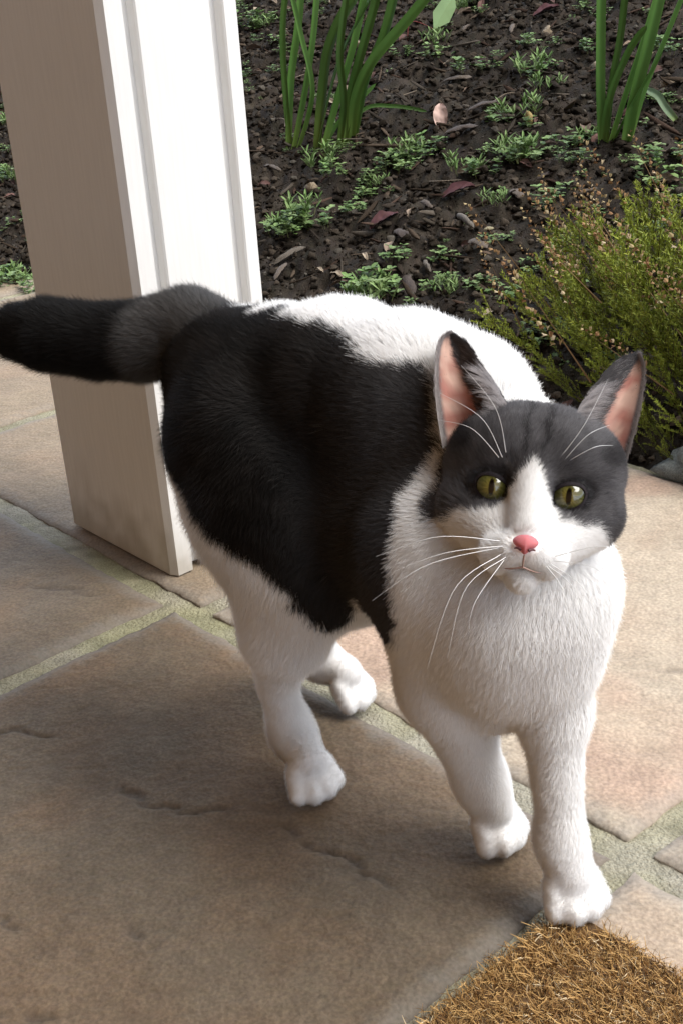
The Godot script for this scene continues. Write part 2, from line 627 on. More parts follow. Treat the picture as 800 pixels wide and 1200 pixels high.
# ---------------------------------------------------------------- the cat
var bone_a := PackedVector3Array()
var bone_b := PackedVector3Array()
var bone_ra := PackedFloat32Array()
var bone_rb := PackedFloat32Array()
var bone_flow := PackedFloat32Array()
var bone_len := PackedFloat32Array()
var bone_k := PackedFloat32Array()
var bone_kind := PackedInt32Array()
var head_frame := Transform3D()
var outline := PackedVector2Array()
var eye_places := PackedVector3Array()
var spine := PackedVector2Array()
const INSET = 0.0015  # room for the fur
const FUR = 1.0
const EYES = [Vector3(-16.4, -5.8, 8.6), Vector3(16.6, -6.0, 8.6)]
const NOSE = Vector3(0.8, -27.5, 39.0)


func bone(a: Vector3, ra: float, b: Vector3, rb: float, flow: float, length: float, k: float, kind: int) -> void:
	bone_a.append(a)
	bone_b.append(b)
	bone_ra.append(ra)
	bone_rb.append(rb)
	bone_flow.append(flow)
	bone_len.append(length)
	bone_k.append(k)
	bone_kind.append(kind)


func head_bone(a: Vector3, ra: float, b: Vector3, rb: float, length: float, k: float, kind := HEAD) -> void:
	bone(head_frame * (a * 0.001), ra * 0.001, head_frame * (b * 0.001), rb * 0.001, 2.0, length, k, kind)


func bone_distance(p: Vector3, i: int) -> float:
	var a := bone_a[i]
	var ab := bone_b[i] - a
	var t := clampf((p - a).dot(ab) / (ab.length_squared() + 1e-9), 0.0, 1.0)
	return p.distance_to(a + ab * t) - lerpf(bone_ra[i], bone_rb[i], t)


func field(p: Vector3, list: PackedInt32Array) -> float:
	var d := 1.0
	for i in list:
		var e := bone_distance(p, i)
		var k := bone_k[i]
		var h := maxf(k - absf(d - e), 0.0) / k
		d = minf(d, e) - h * h * k * 0.25
	d += INSET
	for e in eye_places:  # the sockets
		d = maxf(d, 0.0074 - p.distance_to(e))
	return d


# surface nets in blocks of 8 cells; head_only keeps what lies within the head's ball, otherwise what lies outside it
func body_surface(cell: float, lo: Vector3, hi: Vector3, head_only: bool, verts: PackedVector3Array, idx: PackedInt32Array, lists: Array) -> void:
	var B := 8
	var nb := Vector3i(((hi - lo) / (cell * B)).ceil())
	var dim := nb * B
	var grid := PackedFloat32Array()
	grid.resize(dim.x * dim.y * dim.z)
	grid.fill(1.0)
	var half := cell * B * 0.5 * sqrt(3.0)
	var live := []
	var head_at := head_frame.origin
	for bz in nb.z:
		for by in nb.y:
			for bx in nb.x:
				var mid := lo + (Vector3(bx, by, bz) + Vector3.ONE * 0.5) * cell * B
				var hd := mid.distance_to(head_at)
				if head_only and hd > 0.056 + half * 1.5:
					continue
				var list := PackedInt32Array()
				var nearest := 1.0
				for i in bone_a.size():
					var d := bone_distance(mid, i)
					nearest = minf(nearest, d)
					if d < half + 0.02:
						list.append(i)
				if list.is_empty():
					continue
				var f := field(mid, list)
				var fill := absf(f) > half + 0.012
				if fill and f > 0:
					continue
				if not fill:
					live.append([Vector3i(bx, by, bz), list])
				for z in B:
					for y in B:
						var row := ((bz * B + z) * dim.y + by * B + y) * dim.x + bx * B
						for x in B:
							grid[row + x] = -1.0 if fill else field(lo + Vector3(bx * B + x, by * B + y, bz * B + z) * cell, list)
	# one vertex in each cell that the surface crosses
	var at := {}
	var sx := 1
	var sy := dim.x
	var sz := dim.x * dim.y
	var corner := [0, sx, sy, sx + sy, sz, sx + sz, sy + sz, sx + sy + sz]
	var edges := [[0, 1], [2, 3], [4, 5], [6, 7], [0, 2], [1, 3], [4, 6], [5, 7], [0, 4], [1, 5], [2, 6], [3, 7]]
	var list_of := {}
	for l in live:
		list_of[l[0]] = l[1]
	var cells := []
	for l in live:
		var b: Vector3i = l[0]
		for z in range(b.z * B - 1, b.z * B + B):
			for y in range(b.y * B - 1, b.y * B + B):
				for x in range(b.x * B - 1, b.x * B + B):
					if x < 0 or y < 0 or z < 0 or x >= dim.x - 1 or y >= dim.y - 1 or z >= dim.z - 1:
						continue
					var base := x * sx + y * sy + z * sz
					if at.has(base):
						continue
					var inside := 0
					for c in 8:
						if grid[base + corner[c]] < 0.0:
							inside += 1
					if inside == 0 or inside == 8:
						continue
					var sum := Vector3.ZERO
					var count := 0
					for e in edges:
						var fa := grid[base + corner[e[0]]]
						var fb := grid[base + corner[e[1]]]
						if (fa < 0.0) != (fb < 0.0):
							var t := fa / (fa - fb)
							var pa := Vector3(e[0] & 1, (e[0] >> 1) & 1, e[0] >> 2)
							var pb := Vector3(e[1] & 1, (e[1] >> 1) & 1, e[1] >> 2)
							sum += pa.lerp(pb, t)
							count += 1
					var p := lo + (Vector3(x, y, z) + sum / count) * cell
					at[base] = verts.size()
					verts.append(p)
					lists.append(l[1])
					cells.append(Vector3i(x, y, z))
	for q in cells:
		var base: int = q.x * sx + q.y * sy + q.z * sz
		var p: Vector3 = verts[at[base]]
		var hd := p.distance_to(head_at)
		if head_only and hd > 0.055 or not head_only and hd < 0.0505:
			continue
		for axis in 3:
			var step: int = [sx, sy, sz][axis]
			var u: int = [sy, sz, sx][axis]
			var w: int = [sz, sx, sy][axis]
			var fa := grid[base]
			var fb := grid[base + step]
			if (fa < 0.0) == (fb < 0.0):
				continue
			if not (at.has(base - u) and at.has(base - w) and at.has(base - u - w)):
				continue
			var a: int = at[base]
			var b: int = at[base - u]
			var c: int = at[base - u - w]
			var d: int = at[base - w]
			if fa < 0.0:
				idx.append_array([a, c, b, a, d, c])
			else:
				idx.append_array([a, b, c, a, c, d])


# how dark the coat is at a place: 0 white, 1 dark; kinds: the bones round about
func coat(p: Vector3, kind: int) -> Color:
	var white := Color(0.93, 0.92, 0.91)
	var wob := Vector3(noise_a.get_noise_3dv(p * 60.0), noise_a.get_noise_3dv(p * 60.0 + Vector3(9, 0, 0)), noise_a.get_noise_3dv(p * 60.0 + Vector3(0, 9, 0)))
	var q := head_frame.affine_inverse() * p * 1000.0
	if kind == HEAD or kind == MUZZLE or (kind == NECK and q.length() < 50.0 and q.y > -20.0 and q.z > -16.0):
		q += wob * 3.0
		var ax := absf(q.x)
		var line := [[0, 10], [3.5, 4], [6, -4], [9, -10.5], [13, -15], [20, -16], [28, -17.0], [34, -20.5], [42, -25], [60, -32]]
		var yb := -30.0
		for i in line.size() - 1:
			if ax >= line[i][0] and ax < line[i + 1][0]:
				yb = lerpf(line[i][1], line[i + 1][1], (ax - line[i][0]) / float(line[i + 1][0] - line[i][0]))
		var g := smoothstep(-1.2, 1.2, q.y - yb)
		if q.z < -26.0:
			g *= smoothstep(-34.0, -26.0, q.z)
		var grey := Color(0.112, 0.107, 0.112)
		# darker bars on the forehead and at the temples
		var bars := smoothstep(1.6, 0.5, absf(ax - 4.0)) * smoothstep(4.0, 14.0, q.y)
		bars = maxf(bars, smoothstep(10.0, 2.0, Vector2(ax - 33.0, q.y - 14.0).length()))
		bars = maxf(bars, 0.8 * smoothstep(12.0, 8.0, Vector2((ax - 17.0), (q.y + 5.0) * 1.2).length()))
		grey *= 1.0 + 0.4 * noise_a.get_noise_3d(q.x * 0.12, q.y * 0.07, q.z * 0.1)
		grey = grey.lerp(Color(0.24, 0.23, 0.23), 0.45 * smoothstep(5.0, 1.0, Vector2(ax - 12.0, (q.y - 3.0) * 1.6 - (ax - 12.0) * 0.5).length()))
		grey = grey.lerp(Color(0.018, 0.016, 0.017), bars * 0.85)
		return white.lerp(grey, g)
	if kind == TAIL:
		return Color(0.009, 0.008, 0.0075).lerp(Color(0.082, 0.077, 0.074), smoothstep(0.106, 0.118, p.x) * smoothstep(0.19, 0.14, p.x))
	if kind == PAW or kind == TOE:
		return white
	p += wob * 0.0045
	var u := p.dot(SIDE_AXIS) + SIDE_ORIGIN
	var lat := p.dot(SIDE_LAT) + SIDE_LAT0
	var mid := 0.0
	for i in spine.size() - 1:
		if u >= spine[i].x and u < spine[i + 1].x:
			mid = lerpf(spine[i].y, spine[i + 1].y, (u - spine[i].x) / (spine[i + 1].x - spine[i].x))
	if u >= spine[-1].x:
		mid = spine[-1].y
	if lat > mid - 0.004 and Geometry2D.is_point_in_polygon(Vector2(u, p.y), outline):
		# slate where the flank passes into the shoulder
		var front := smoothstep(outline[7].x - 0.075, outline[7].x + 0.01, u)
		var dark := Color(0.0125, 0.0102, 0.0088) * (1.0 + 0.9 * noise_b.get_noise_3dv(p * 22.0))
		return dark.lerp(Color(0.060, 0.056, 0.056), front)
	return white


const CLUMP = 7


func fur_mesh(seed_at: int) -> ArrayMesh:
	var r := RandomNumberGenerator.new()
	r.seed = seed_at
	var v := PackedVector3Array()
	var n := PackedVector3Array()
	var idx := PackedInt32Array()
	for i in CLUMP:
		var p := Vector3(r.randf_range(-1, 1), 0, r.randf_range(-1, 1)) * 0.0014
		var h := r.randf_range(0.75, 1.1)
		var w := r.randf_range(0.00013, 0.00022)
		var lean := Vector3(r.randf_range(-1, 1) * 0.0018, 0, r.randf_range(-0.2, 1) * 0.0022)
		for k in 3:
			var f := k / 2.0
			var c := p + Vector3(0, h * f, 0) + lean * f * f
			var ww := w * (1.0 - 0.85 * f)
			v.append(c + Vector3(-ww, 0, 0))
			v.append(c + Vector3(ww, 0, 0))
			n.append(Vector3(0, 0, 1))
			n.append(Vector3(0, 0, 1))
			if k > 0:
				var a := v.size() - 4
				idx.append_array([a, a + 2, a + 1, a + 1, a + 2, a + 3])
	return arrays_mesh(v, n, PackedColorArray(), idx)


func lay_hair(at: Vector3, normal: Vector3, flow: Vector3, length: float, up: float, width := 1.0) -> Transform3D:
	var f := (flow - normal * flow.dot(normal))
	if f.length() < 1e-4:
		f = normal.cross(Vector3.RIGHT)
	f = f.normalized()
	var side := normal.cross(f)
	f = (f + side * rng.randf_range(-0.35, 0.35)).normalized()
	var y := (f * cos(up) + normal * sin(up)).normalized()
	var x := y.cross(normal).normalized()
	var z := x.cross(y)
	return Transform3D(Basis(x * width, y * length, z * width), at)


func make_cat() -> void:
	head_frame = Transform3D(Basis(HEAD_X, HEAD_Y, HEAD_Z).orthonormalized(), HEAD_AT)
	for e in EYES:
		eye_places.append(head_frame * (e * 0.001))
	outline = coat_outline()
	spine = spine_side()
	cat_bones()
	# the skull and face, in millimetres in the head's own axes
	head_bone(Vector3(-12.5, 4, -11), 25.0, Vector3(15.0, 4, -11), 25.0, 0.005, 0.006)
	head_bone(Vector3(-5, 11.5, -9), 20.5, Vector3(6, 11.5, -9), 20.5, 0.005, 0.006)
	head_bone(Vector3(-9, 8, -1), 18.5, Vector3(9, 8, -1), 18.5, 0.0045, 0.006)
	head_bone(Vector3(-23.0, -14, -3), 15.0, Vector3(-8, -27, 14), 12.5, 0.005, 0.006)
	head_bone(Vector3(26.0, -13, -3), 15.0, Vector3(8, -27, 14), 12.5, 0.005, 0.006)
	head_bone(Vector3(0, 5, 9), 9.5, Vector3(0.8, -22, 28), 7.6, 0.003, 0.005)
	head_bone(Vector3(0, -25, 8), 17.0, Vector3(0.5, -33, 13), 13.0, 0.005, 0.005)
	head_bone(Vector3(-8.2, -32, 25), 9.3, Vector3(-4, -30, 30), 7.4, 0.003, 0.003, MUZZLE)
	head_bone(Vector3(9.4, -32, 25), 9.3, Vector3(5, -30, 30), 7.4, 0.003, 0.003, MUZZLE)
	head_bone(Vector3(0.8, -41.5, 21), 7.0, Vector3(0.8, -41.0, 25.5), 6.2, 0.003, 0.002, MUZZLE)

	var root := thing("cat", "grey and white cat standing on the patio looking up at the viewer", "cat", Vector3(0.30, 0, 0.07))
	var base := root.position
	var verts := PackedVector3Array()
	var idx := PackedInt32Array()
	var lists := []
	var lo := Vector3(9, 9, 9)
	var hi := -lo
	for i in bone_a.size():
		for p in [bone_a[i], bone_b[i]]:
			var r := maxf(bone_ra[i], bone_rb[i]) + 0.012
			lo = lo.min(p - Vector3.ONE * r)
			hi = hi.max(p + Vector3.ONE * r)
	body_surface(0.0030, lo, hi, false, verts, idx, lists)
	var body_end := verts.size()
	var ht := head_frame.origin
	body_surface(0.0018, ht - Vector3.ONE * 0.068, ht + Vector3.ONE * 0.068, true, verts, idx, lists)
	# what grows at each vertex
	var norms := smooth_normals(verts, idx)
	var flows := PackedVector3Array()
	var lens := PackedFloat32Array()
	var kinds := PackedInt32Array()
	var tones := PackedColorArray()
	var nose_at := head_frame * (NOSE * 0.001)
	for i in verts.size():
		var p := verts[i]
		var f := Vector3.ZERO
		var l := 0.0
		var ws := 0.0
		var best := 9.0
		var kind := 0
		for b in lists[i]:
			var d := bone_distance(p, b)
			if d < best:
				best = d
				kind = bone_kind[b]
			var w := exp(-maxf(d, 0.0) / 0.006)
			var dir: Vector3
			if bone_kind[b] == CHEST:
				dir = Vector3(0, -1, 0)
			elif bone_flow[b] > 1.5:
				dir = (p - nose_at).normalized()
			else:
				dir = (bone_b[b] - bone_a[b]).normalized() * bone_flow[b]
				if bone_kind[b] == TRUNK:
					dir += Vector3(0, -0.45, 0)
			f += dir * w
			l += bone_len[b] * w
			ws += w
		flows.append(f / maxf(ws, 1e-6))
		lens.append(l / maxf(ws, 1e-6))
		kinds.append(kind)
		tones.append(coat(p, kind))
	var local := PackedVector3Array()
	for p in verts:
		local.append(p - base)
	part("body", arrays_mesh(local, norms, tones, idx), M.skin, root)
	# the fur: tufts laid along the coat
	var places := []
	var cols := PackedColorArray()
	var inv := head_frame.affine_inverse()
	for i in range(0, idx.size(), 3):
		var a := idx[i]
		var b := idx[i + 1]
		var c := idx[i + 2]
		var area := (verts[b] - verts[a]).cross(verts[c] - verts[a]).length() * 0.5
		var kind := kinds[a]
		var dense := 1.6e6
		if kind == HEAD or kind == MUZZLE: dense = 3.2e6
		elif kind == PAW or kind == TOE: dense = 2.6e6
		elif kind == LEG: dense = 1.8e6
		var want := area * dense * FUR + rng.randf()
		for k in int(want):
			var u := rng.randf()
			var w := rng.randf()
			if u + w > 1.0:
				u = 1.0 - u
				w = 1.0 - w
			var p := verts[a] + (verts[b] - verts[a]) * u + (verts[c] - verts[a]) * w
			if p.y < 0.0015:
				continue
			var nn := (norms[a] * (1.0 - u - w) + norms[b] * u + norms[c] * w).normalized()
			if kind == HEAD or kind == MUZZLE or kind == NECK:
				var q := inv * p * 1000.0
				var skip := false
				var fd := flows[a] - nn * flows[a].dot(nn)
				var tip := inv.basis * fd.normalized() * 1000.0 * lens[a]
				for e in EYES:
					if q.z > 2.0 and (Vector2((q.x - e.x) / 7.1, (q.y - e.y + 0.4) / 5.9).length() < 1.0 or Vector2((q.x + tip.x - e.x) / 6.5, (q.y + tip.y - e.y + 0.6) / 5.3).length() < 1.0 or Vector2((q.x + tip.x * 0.5 - e.x) / 6.8, (q.y + tip.y * 0.5 - e.y + 0.5) / 5.6).length() < 1.0):
						skip = true
				if Vector2((q.x - NOSE.x) / 6.0, (q.y - NOSE.y - 0.5) / 5.0).length() < 1.0 and q.z > 30.0:
					skip = true
				if skip:
					continue
			var len := lens[a] * rng.randf_range(0.7, 1.15)
			var up := rng.randf_range(0.16, 0.38) if rng.randf() < 0.85 else rng.randf_range(0.35, 0.6)
			var lie := flows[a] - nn * flows[a].dot(nn)
			var col := coat(p + lie.normalized() * len * 0.55, kind)
			var lum := col.r
			if lum < 0.2:
				col *= rng.randf_range(0.6, 1.5)
				if rng.randf() < 0.0004:
					col = Color(0.10, 0.095, 0.09)
					len *= 1.3
			else:
				col *= rng.randf_range(0.92, 1.05)
			places.append(lay_hair(p - nn * 0.0006 - base, nn, flows[a], len, up, 0.7 if len < 0.006 else 1.0))
			cols.append(col)
	copies("fur", fur_mesh(5), M.fur, places, cols, root)
	print("cat: ", verts.size(), " points, ", places.size(), " tufts")
	make_ear(root, base, left_ear_outer(), left_ear_inner(), "ear")
	make_ear(root, base, right_ear_outer(), right_ear_inner(), "ear")
	for e in EYES:
		make_eye(root, base, e)
	make_nose(root, base)
	for w in whisker_paths():
		var pts := []
		for q in w:
			pts.append(head_frame * (q * 0.001) - base)
		part("whisker", hair_tube(pts, 0.00018), M.whisker, root)


func along(pts: Array, f: float) -> Vector3:
	var n := pts.size() - 1
	var i := clampi(int(f * n), 0, n - 1)
	var t := f * n - i
	var a: Vector3 = pts[maxi(i - 1, 0)]
	var b: Vector3 = pts[i]
	var c: Vector3 = pts[i + 1]
	var d: Vector3 = pts[mini(i + 2, n)]
	return b.cubic_interpolate(c, a, d, t)


func hair_tube(pts: Array, r: float, rows := 14, sides := 5, tip := 0.15) -> ArrayMesh:
	var v := PackedVector3Array()
	for k in rows:
		var f := float(k) / (rows - 1)
		var p := along(pts, f)
		var d := (along(pts, minf(f + 0.02, 1.0)) - along(pts, maxf(f - 0.02, 0.0))).normalized()
		var x := d.cross(Vector3(0.3, 0.2, 0.93)).normalized()
		var y := d.cross(x)
		for s in sides + 1:
			var a := TAU * (s % sides) / sides
			v.append(p + (x * cos(a) + y * sin(a)) * r * lerpf(1.0, tip, f))
	return grid_mesh(v, rows, sides + 1, PackedColorArray(), true)


func make_ear(root: Node3D, base: Vector3, outer: PackedVector3Array, inner: PackedVector3Array, called: String) -> void:
	var oa := []
	var ia := []
	for i in outer.size():
		oa.append(outer[i] * Vector3([0.965, 0.98, 0.99, 1, 1, 1][i], 1, 1) + Vector3(0, -2.0 if i == 0 else 0.0, 7))
		ia.append(inner[i] + Vector3(0, 0, 5))
	var rows := 22
	var cols := 18
	var front := PackedVector3Array()
	var back := PackedVector3Array()
	var cf := PackedColorArray()
	var cb := PackedColorArray()
	for r in rows:
		var f := float(r) / (rows - 1)
		var a := along(oa, f)
		var b := along(ia, f)
		for k in cols:
			var u := float(k) / (cols - 1)
			var s := sin(PI * u)
			var width := a.distance_to(b)
			var q := a.lerp(b, u) + Vector3(0, 0, -s * width * 0.38)
			front.append(head_frame * (q * 0.001) - base)
			q += Vector3(0, 0, -s * 1.6)
			back.append(head_frame * (q * 0.001) - base)
			var n := noise_a.get_noise_3d(q.x * 0.08, q.y * 0.08, 4)
			var pink := smoothstep(0.05, 0.14, u) * smoothstep(0.75, 0.45, u + n * 0.2) * smoothstep(0.98, 0.8, f)
			var col := Color(0.095, 0.088, 0.09).lerp(Color(0.44, 0.19, 0.15).lerp(Color(0.62, 0.40, 0.32), smoothstep(-0.25, 0.45, n + 0.5 * f - 0.25 * u)) * (1.0 + 0.25 * noise_a.get_noise_3d(q.x * 0.5, q.y * 0.12, 1)), pink)
			col = col.lerp(Color(0.55, 0.50, 0.48), 0.6 * smoothstep(0.05, 0.0, u))
			cf.append(col)
			cb.append(Color(0.08, 0.076, 0.078))
	# two skins, joined along the rim
	var v := PackedVector3Array(front)
	v.append_array(back)
	var c := PackedColorArray(cf)
	c.append_array(cb)
	var idx := PackedInt32Array()
	var flip := (front[cols] - front[0]).cross(front[1] - front[0]).dot(head_frame.basis.z) > 0.0
	for r in rows - 1:
		for k in cols - 1:
			var a := r * cols + k
			var q := [a, a + 1, a + cols, a + 1, a + cols + 1, a + cols]
			if not flip:
				q = [a, a + cols, a + 1, a + 1, a + cols, a + cols + 1]
			idx.append_array(q)
			var h := rows * cols
			idx.append_array([q[0] + h, q[2] + h, q[1] + h, q[3] + h, q[5] + h, q[4] + h])
	var ear := part(called, arrays_mesh(v, smooth_normals(v, idx), c, idx), M.ear, root)
	# short fur on the back and rim, long pale hairs across the opening
	var places := []
	var cols_out := PackedColorArray()
	var tip: Vector3 = head_frame.basis * (oa[-1] - oa[0])
	for i in 5200:
		var f := rng.randf()
		var u := rng.randf()
		var r := clampi(int(f * (rows - 1)), 0, rows - 2)
		var k := clampi(int(u * (cols - 1)), 0, cols - 2)
		var behind := i % 2 == 0
		var grid := back if behind else front
		var p := grid[r * cols + k].lerp(grid[(r + 1) * cols + k], rng.randf()).lerp(grid[r * cols + k + 1], rng.randf())
		var e1 := grid[(r + 1) * cols + k] - grid[r * cols + k]
		var e2 := grid[r * cols + k + 1] - grid[r * cols + k]
		var n := e1.cross(e2).normalized()
		if (n.dot(head_frame.basis.z) > 0.0) == behind:
			n = -n
		if behind:
			if u < 0.22 or u > 0.9 or f > 0.93:
				continue
			places.append(lay_hair(p, n, tip, rng.randf_range(0.003, 0.005) * (1.0 if f < 0.8 else 0.5), 0.2, 0.7))
			cols_out.append(Color(0.08, 0.076, 0.078) * rng.randf_range(0.7, 1.4))
		elif u > 0.62 - 0.1 * f and f < 0.92:
			var inward: Vector3 = (oa[3] - ia[0]) if rng.randf() < 0.5 else (oa[-1] - ia[0])
			places.append(lay_hair(p, n, head_frame.basis * inward, rng.randf_range(0.0035, 0.006), 0.12, 0.6))
			cols_out.append(Color(0.085, 0.08, 0.082) * rng.randf_range(0.7, 1.4) if rng.randf() < 0.9 else Color(0.3, 0.28, 0.28))
		elif u < 0.06:
			places.append(lay_hair(p, n, tip, rng.randf_range(0.0025, 0.0035), 0.12, 0.5))
			cols_out.append(Color(0.32, 0.28, 0.27))
	# the pale tuft at the inner edge
	for i in 90:
		var f := rng.randf_range(0.0, 0.45)
		var p := head_frame * (along(ia, f) * 0.001) - base
		var aim: Vector3 = along(oa, minf(f + rng.randf_range(0.1, 0.5), 1.0)) - along(ia, f)
		places.append(lay_hair(p, head_frame.basis.z, head_frame.basis * aim, rng.randf_range(0.008, 0.014), rng.randf_range(-0.2, 0.2), 0.55))
		cols_out.append(Color(0.5, 0.47, 0.47) * rng.randf_range(0.5, 1.2))
	copies("ear_fur", fur_mesh(17), M.fur, places, cols_out, ear)


func make_eye(root: Node3D, base: Vector3, e: Vector3) -> void:
	var at := head_frame * (e * 0.001) - base
	var right := head_frame.basis.x
	var up := head_frame.basis.y
	var out := (CAM_AT - (head_frame * (e * 0.001))).normalized()
	right = (right - out * right.dot(out)).normalized()
	up = out.cross(right).normalized()
	if up.dot(head_frame.basis.y) < 0: up = -up
	var v := PackedVector3Array()
	var c := PackedColorArray()
	var rows := 36
	var cols := 64
	for r in rows:
		var th := deg_to_rad(78.0) * r / (rows - 1)
		for k in cols + 1:
			var ph := TAU * (k % cols) / cols
			var x := sin(th) * cos(ph)
			var y := sin(th) * sin(ph)
			v.append(at + (right * x + up * y + out * cos(th)) * 0.0085)
			var mm := Vector2(x, y) * 8.5
			var d := mm.length()
			var fibre := noise_a.get_noise_3d(cos(ph) * 7.0, sin(ph) * 7.0, d * 0.25)
			var iris := Color(0.13, 0.105, 0.024).lerp(Color(0.066, 0.066, 0.02), smoothstep(1.5, 5.0, d)) * (1.0 + fibre * 0.7)
			iris = iris.lerp(Color(0.015, 0.013, 0.01), smoothstep(5.6, 6.6, d))
			var slit := Vector2(mm.x / 1.25, mm.y / 3.7).length()
			c.append(iris.lerp(Color(0.003, 0.003, 0.003), smoothstep(1.15, 0.85, slit)))
	var eye := part("eye", grid_mesh(v, rows, cols + 1, c, true), M.eye, root)
	# the lids: dark-rimmed skin round an almond opening
	v = PackedVector3Array()
	c = PackedColorArray()
	var inward := 1.0 if e.x < 0 else -1.0
	for r in 8:
		var f := r / 7.0
		for k in 49:
			var ph := TAU * (k % 48) / 48
			var cx := cos(ph)
			var sy := sin(ph)
			var open := Vector2(cx * 6.7, sy * (4.6 if sy > 0 else 5.3))
			open.y -= cx * inward * 1.2  # the inner corner sits lower
			if cx * inward > 0.75:
				open *= 1.0 + (cx * inward - 0.75) * 0.5
			var th0 := asin(clampf(open.length() / 8.8, 0.0, 0.98))
			var th := lerpf(th0, deg_to_rad(96.0), f)
			var dir := open.normalized()
			var rad := 0.0088 + (0.0007 if sy > 0 else 0.0002) * sin(PI * minf(f * 3.0, 1.0)) - 0.0018 * smoothstep(0.2, 0.8, f)
			v.append(at + (right * dir.x * sin(th) + up * dir.y * sin(th) + out * cos(th)) * rad)
			var col := Color(0.012, 0.010, 0.010)
			c.append(col.lerp(Color(0.055, 0.052, 0.054), smoothstep(0.08, 0.25, f)))
	part("eyelid", grid_mesh(v, 8, 49, c, true), M.skin, eye)
	# short fur on the lids, lying away from the nose
	var places := []
	var cols_out := PackedColorArray()
	for i in 420:
		var f := rng.randf_range(0.16, 0.8)
		var q := at
		var k := rng.randi() % 48
		var r0 := clampi(int(f * 7.0), 0, 6)
		q = v[r0 * 49 + k].lerp(v[r0 * 49 + 49 + k], f * 7.0 - r0).lerp(v[r0 * 49 + k + 1], rng.randf() * 0.5)
		var n := (q - at).normalized()
		var away := (q - at) - out * (q - at).dot(out)
		var tone := coat(q + base + away * 0.25, HEAD)
		places.append(lay_hair(q, n, away, rng.randf_range(0.0022, 0.0034), rng.randf_range(0.1, 0.35), 0.6))
		cols_out.append(tone * rng.randf_range(0.6, 1.3) * (0.45 if f < 0.26 else 1.0))
	copies("eyelid_fur", fur_mesh(23), M.fur, places, cols_out, eye)


func make_nose(root: Node3D, base: Vector3) -> void:
	var v := PackedVector3Array()
	var rows := 14
	var cols := 36
	for r in rows:
		var f := float(r) / (rows - 1)
		for k in cols + 1:
			var ph := TAU * (k % cols) / cols
			# a rounded triangle, broad above
			var y := sin(ph)
			var half := lerpf(1.8, 5.7, smoothstep(-1.0, 0.45, y))
			var x := cos(ph) * half
			var edge := Vector3(x, y * 4.1 + 0.3, 0)
			var q := NOSE + edge * sin(f * PI * 0.5) + Vector3(0, 0, 2.2 * cos(f * PI * 0.5) - 1.0 - 1.2 * f * f - absf(x) * 0.22 * f)
			v.append(head_frame * (q * 0.001) - base)
	var nose := part("nose", grid_mesh(v, rows, cols + 1, PackedColorArray(), true), M.nose, root)
	for s in [-1.0, 1.0]:
		var pts := []
		for q in [Vector3(s * 1.6, -1.8, 0.6), Vector3(s * 2.8, -1.2, 0.1), Vector3(s * 4.2, -1.5, -0.9)]:
			pts.append(head_frame * ((NOSE + q) * 0.001) - base)
		part("nostril", hair_tube(pts, 0.0008, 8, 6, 0.4), M.nostril, nose)
	var line := []
	for q in [Vector3(0.8, -31.5, 39.0), Vector3(0.8, -34.0, 37.6), Vector3(0.8, -36.5, 35.0)]:
		line.append(head_frame * (q * 0.001) - base)
	part("mouth", hair_tube(line, 0.00045, 8, 6, 0.8), M.lip, root)
	for s in [-1.0, 1.0]:
		line = []
		for q in [Vector3(0.8, -36.5, 35.2), Vector3(0.8 + s * 3.5, -37.6, 34.2), Vector3(0.8 + s * 7.0, -38.2, 31.8), Vector3(0.8 + s * 10.5, -38.3, 28.0)]:
			line.append(head_frame * (q * 0.001) - base)
		part("mouth", hair_tube(line, 0.00045, 12, 6, 0.3), M.lip, root)


# ---------------------------------------------------------------- plants
func blade_mesh(pts: Array, width: float, face: Vector3, tone: Color) -> ArrayMesh:
	var v := PackedVector3Array()
	var c := PackedColorArray()
	var rows := 22
	for k in rows:
		var f := float(k) / (rows - 1)
		var p := along(pts, f)
		var d := (along(pts, minf(f + 0.03, 1.0)) - along(pts, maxf(f - 0.03, 0.0))).normalized()
		var side := d.cross(face).normalized()
		var n := side.cross(d)
		var w := width * 0.5 * (0.75 + 0.25 * smoothstep(0.0, 0.25, f)) * (1.0 if f < 0.8 else sqrt(maxf(0.0, 1.0 - pow((f - 0.8) / 0.2, 2.0))) * 0.97 + 0.03)
		for s in 9:
			var u := s / 4.0 - 1.0
			v.append(p + side * u * w + n * (absf(u) - 0.5) * w * 0.45)
			var pale := smoothstep(0.28, 0.0, f)
			var col := tone.lerp(Color(0.20, 0.27, 0.055), pale * 0.75) * (1.0 + 0.28 * sin(u * 22.0) * 0.6 + noise_a.get_noise_3d(p.x * 30.0, p.y * 12.0, u) * 0.3)
			c.append(col)
	return grid_mesh(v, rows, 9, c)


func daffodil(blades: Array, label: String) -> void:
	var at: Vector3 = blades[0][1]
	var t := thing("daffodil_clump", label, "plant", at)
	for b in blades:
		var pts := []
		for i in range(1, b.size()):
			pts.append(b[i] - at)
		pts[0] += (pts[0] - pts[1]).normalized() * 0.02
		var face := (CAM_AT - at).normalized() + Vector3(rng.randf_range(-0.9, 0.9), 0, rng.randf_range(-0.9, 0.9))
		part("leaf", blade_mesh(pts, b[0], face.normalized(), Color(0.065, 0.135, 0.028) * rng.randf_range(0.75, 1.25)), M.leaf, t)


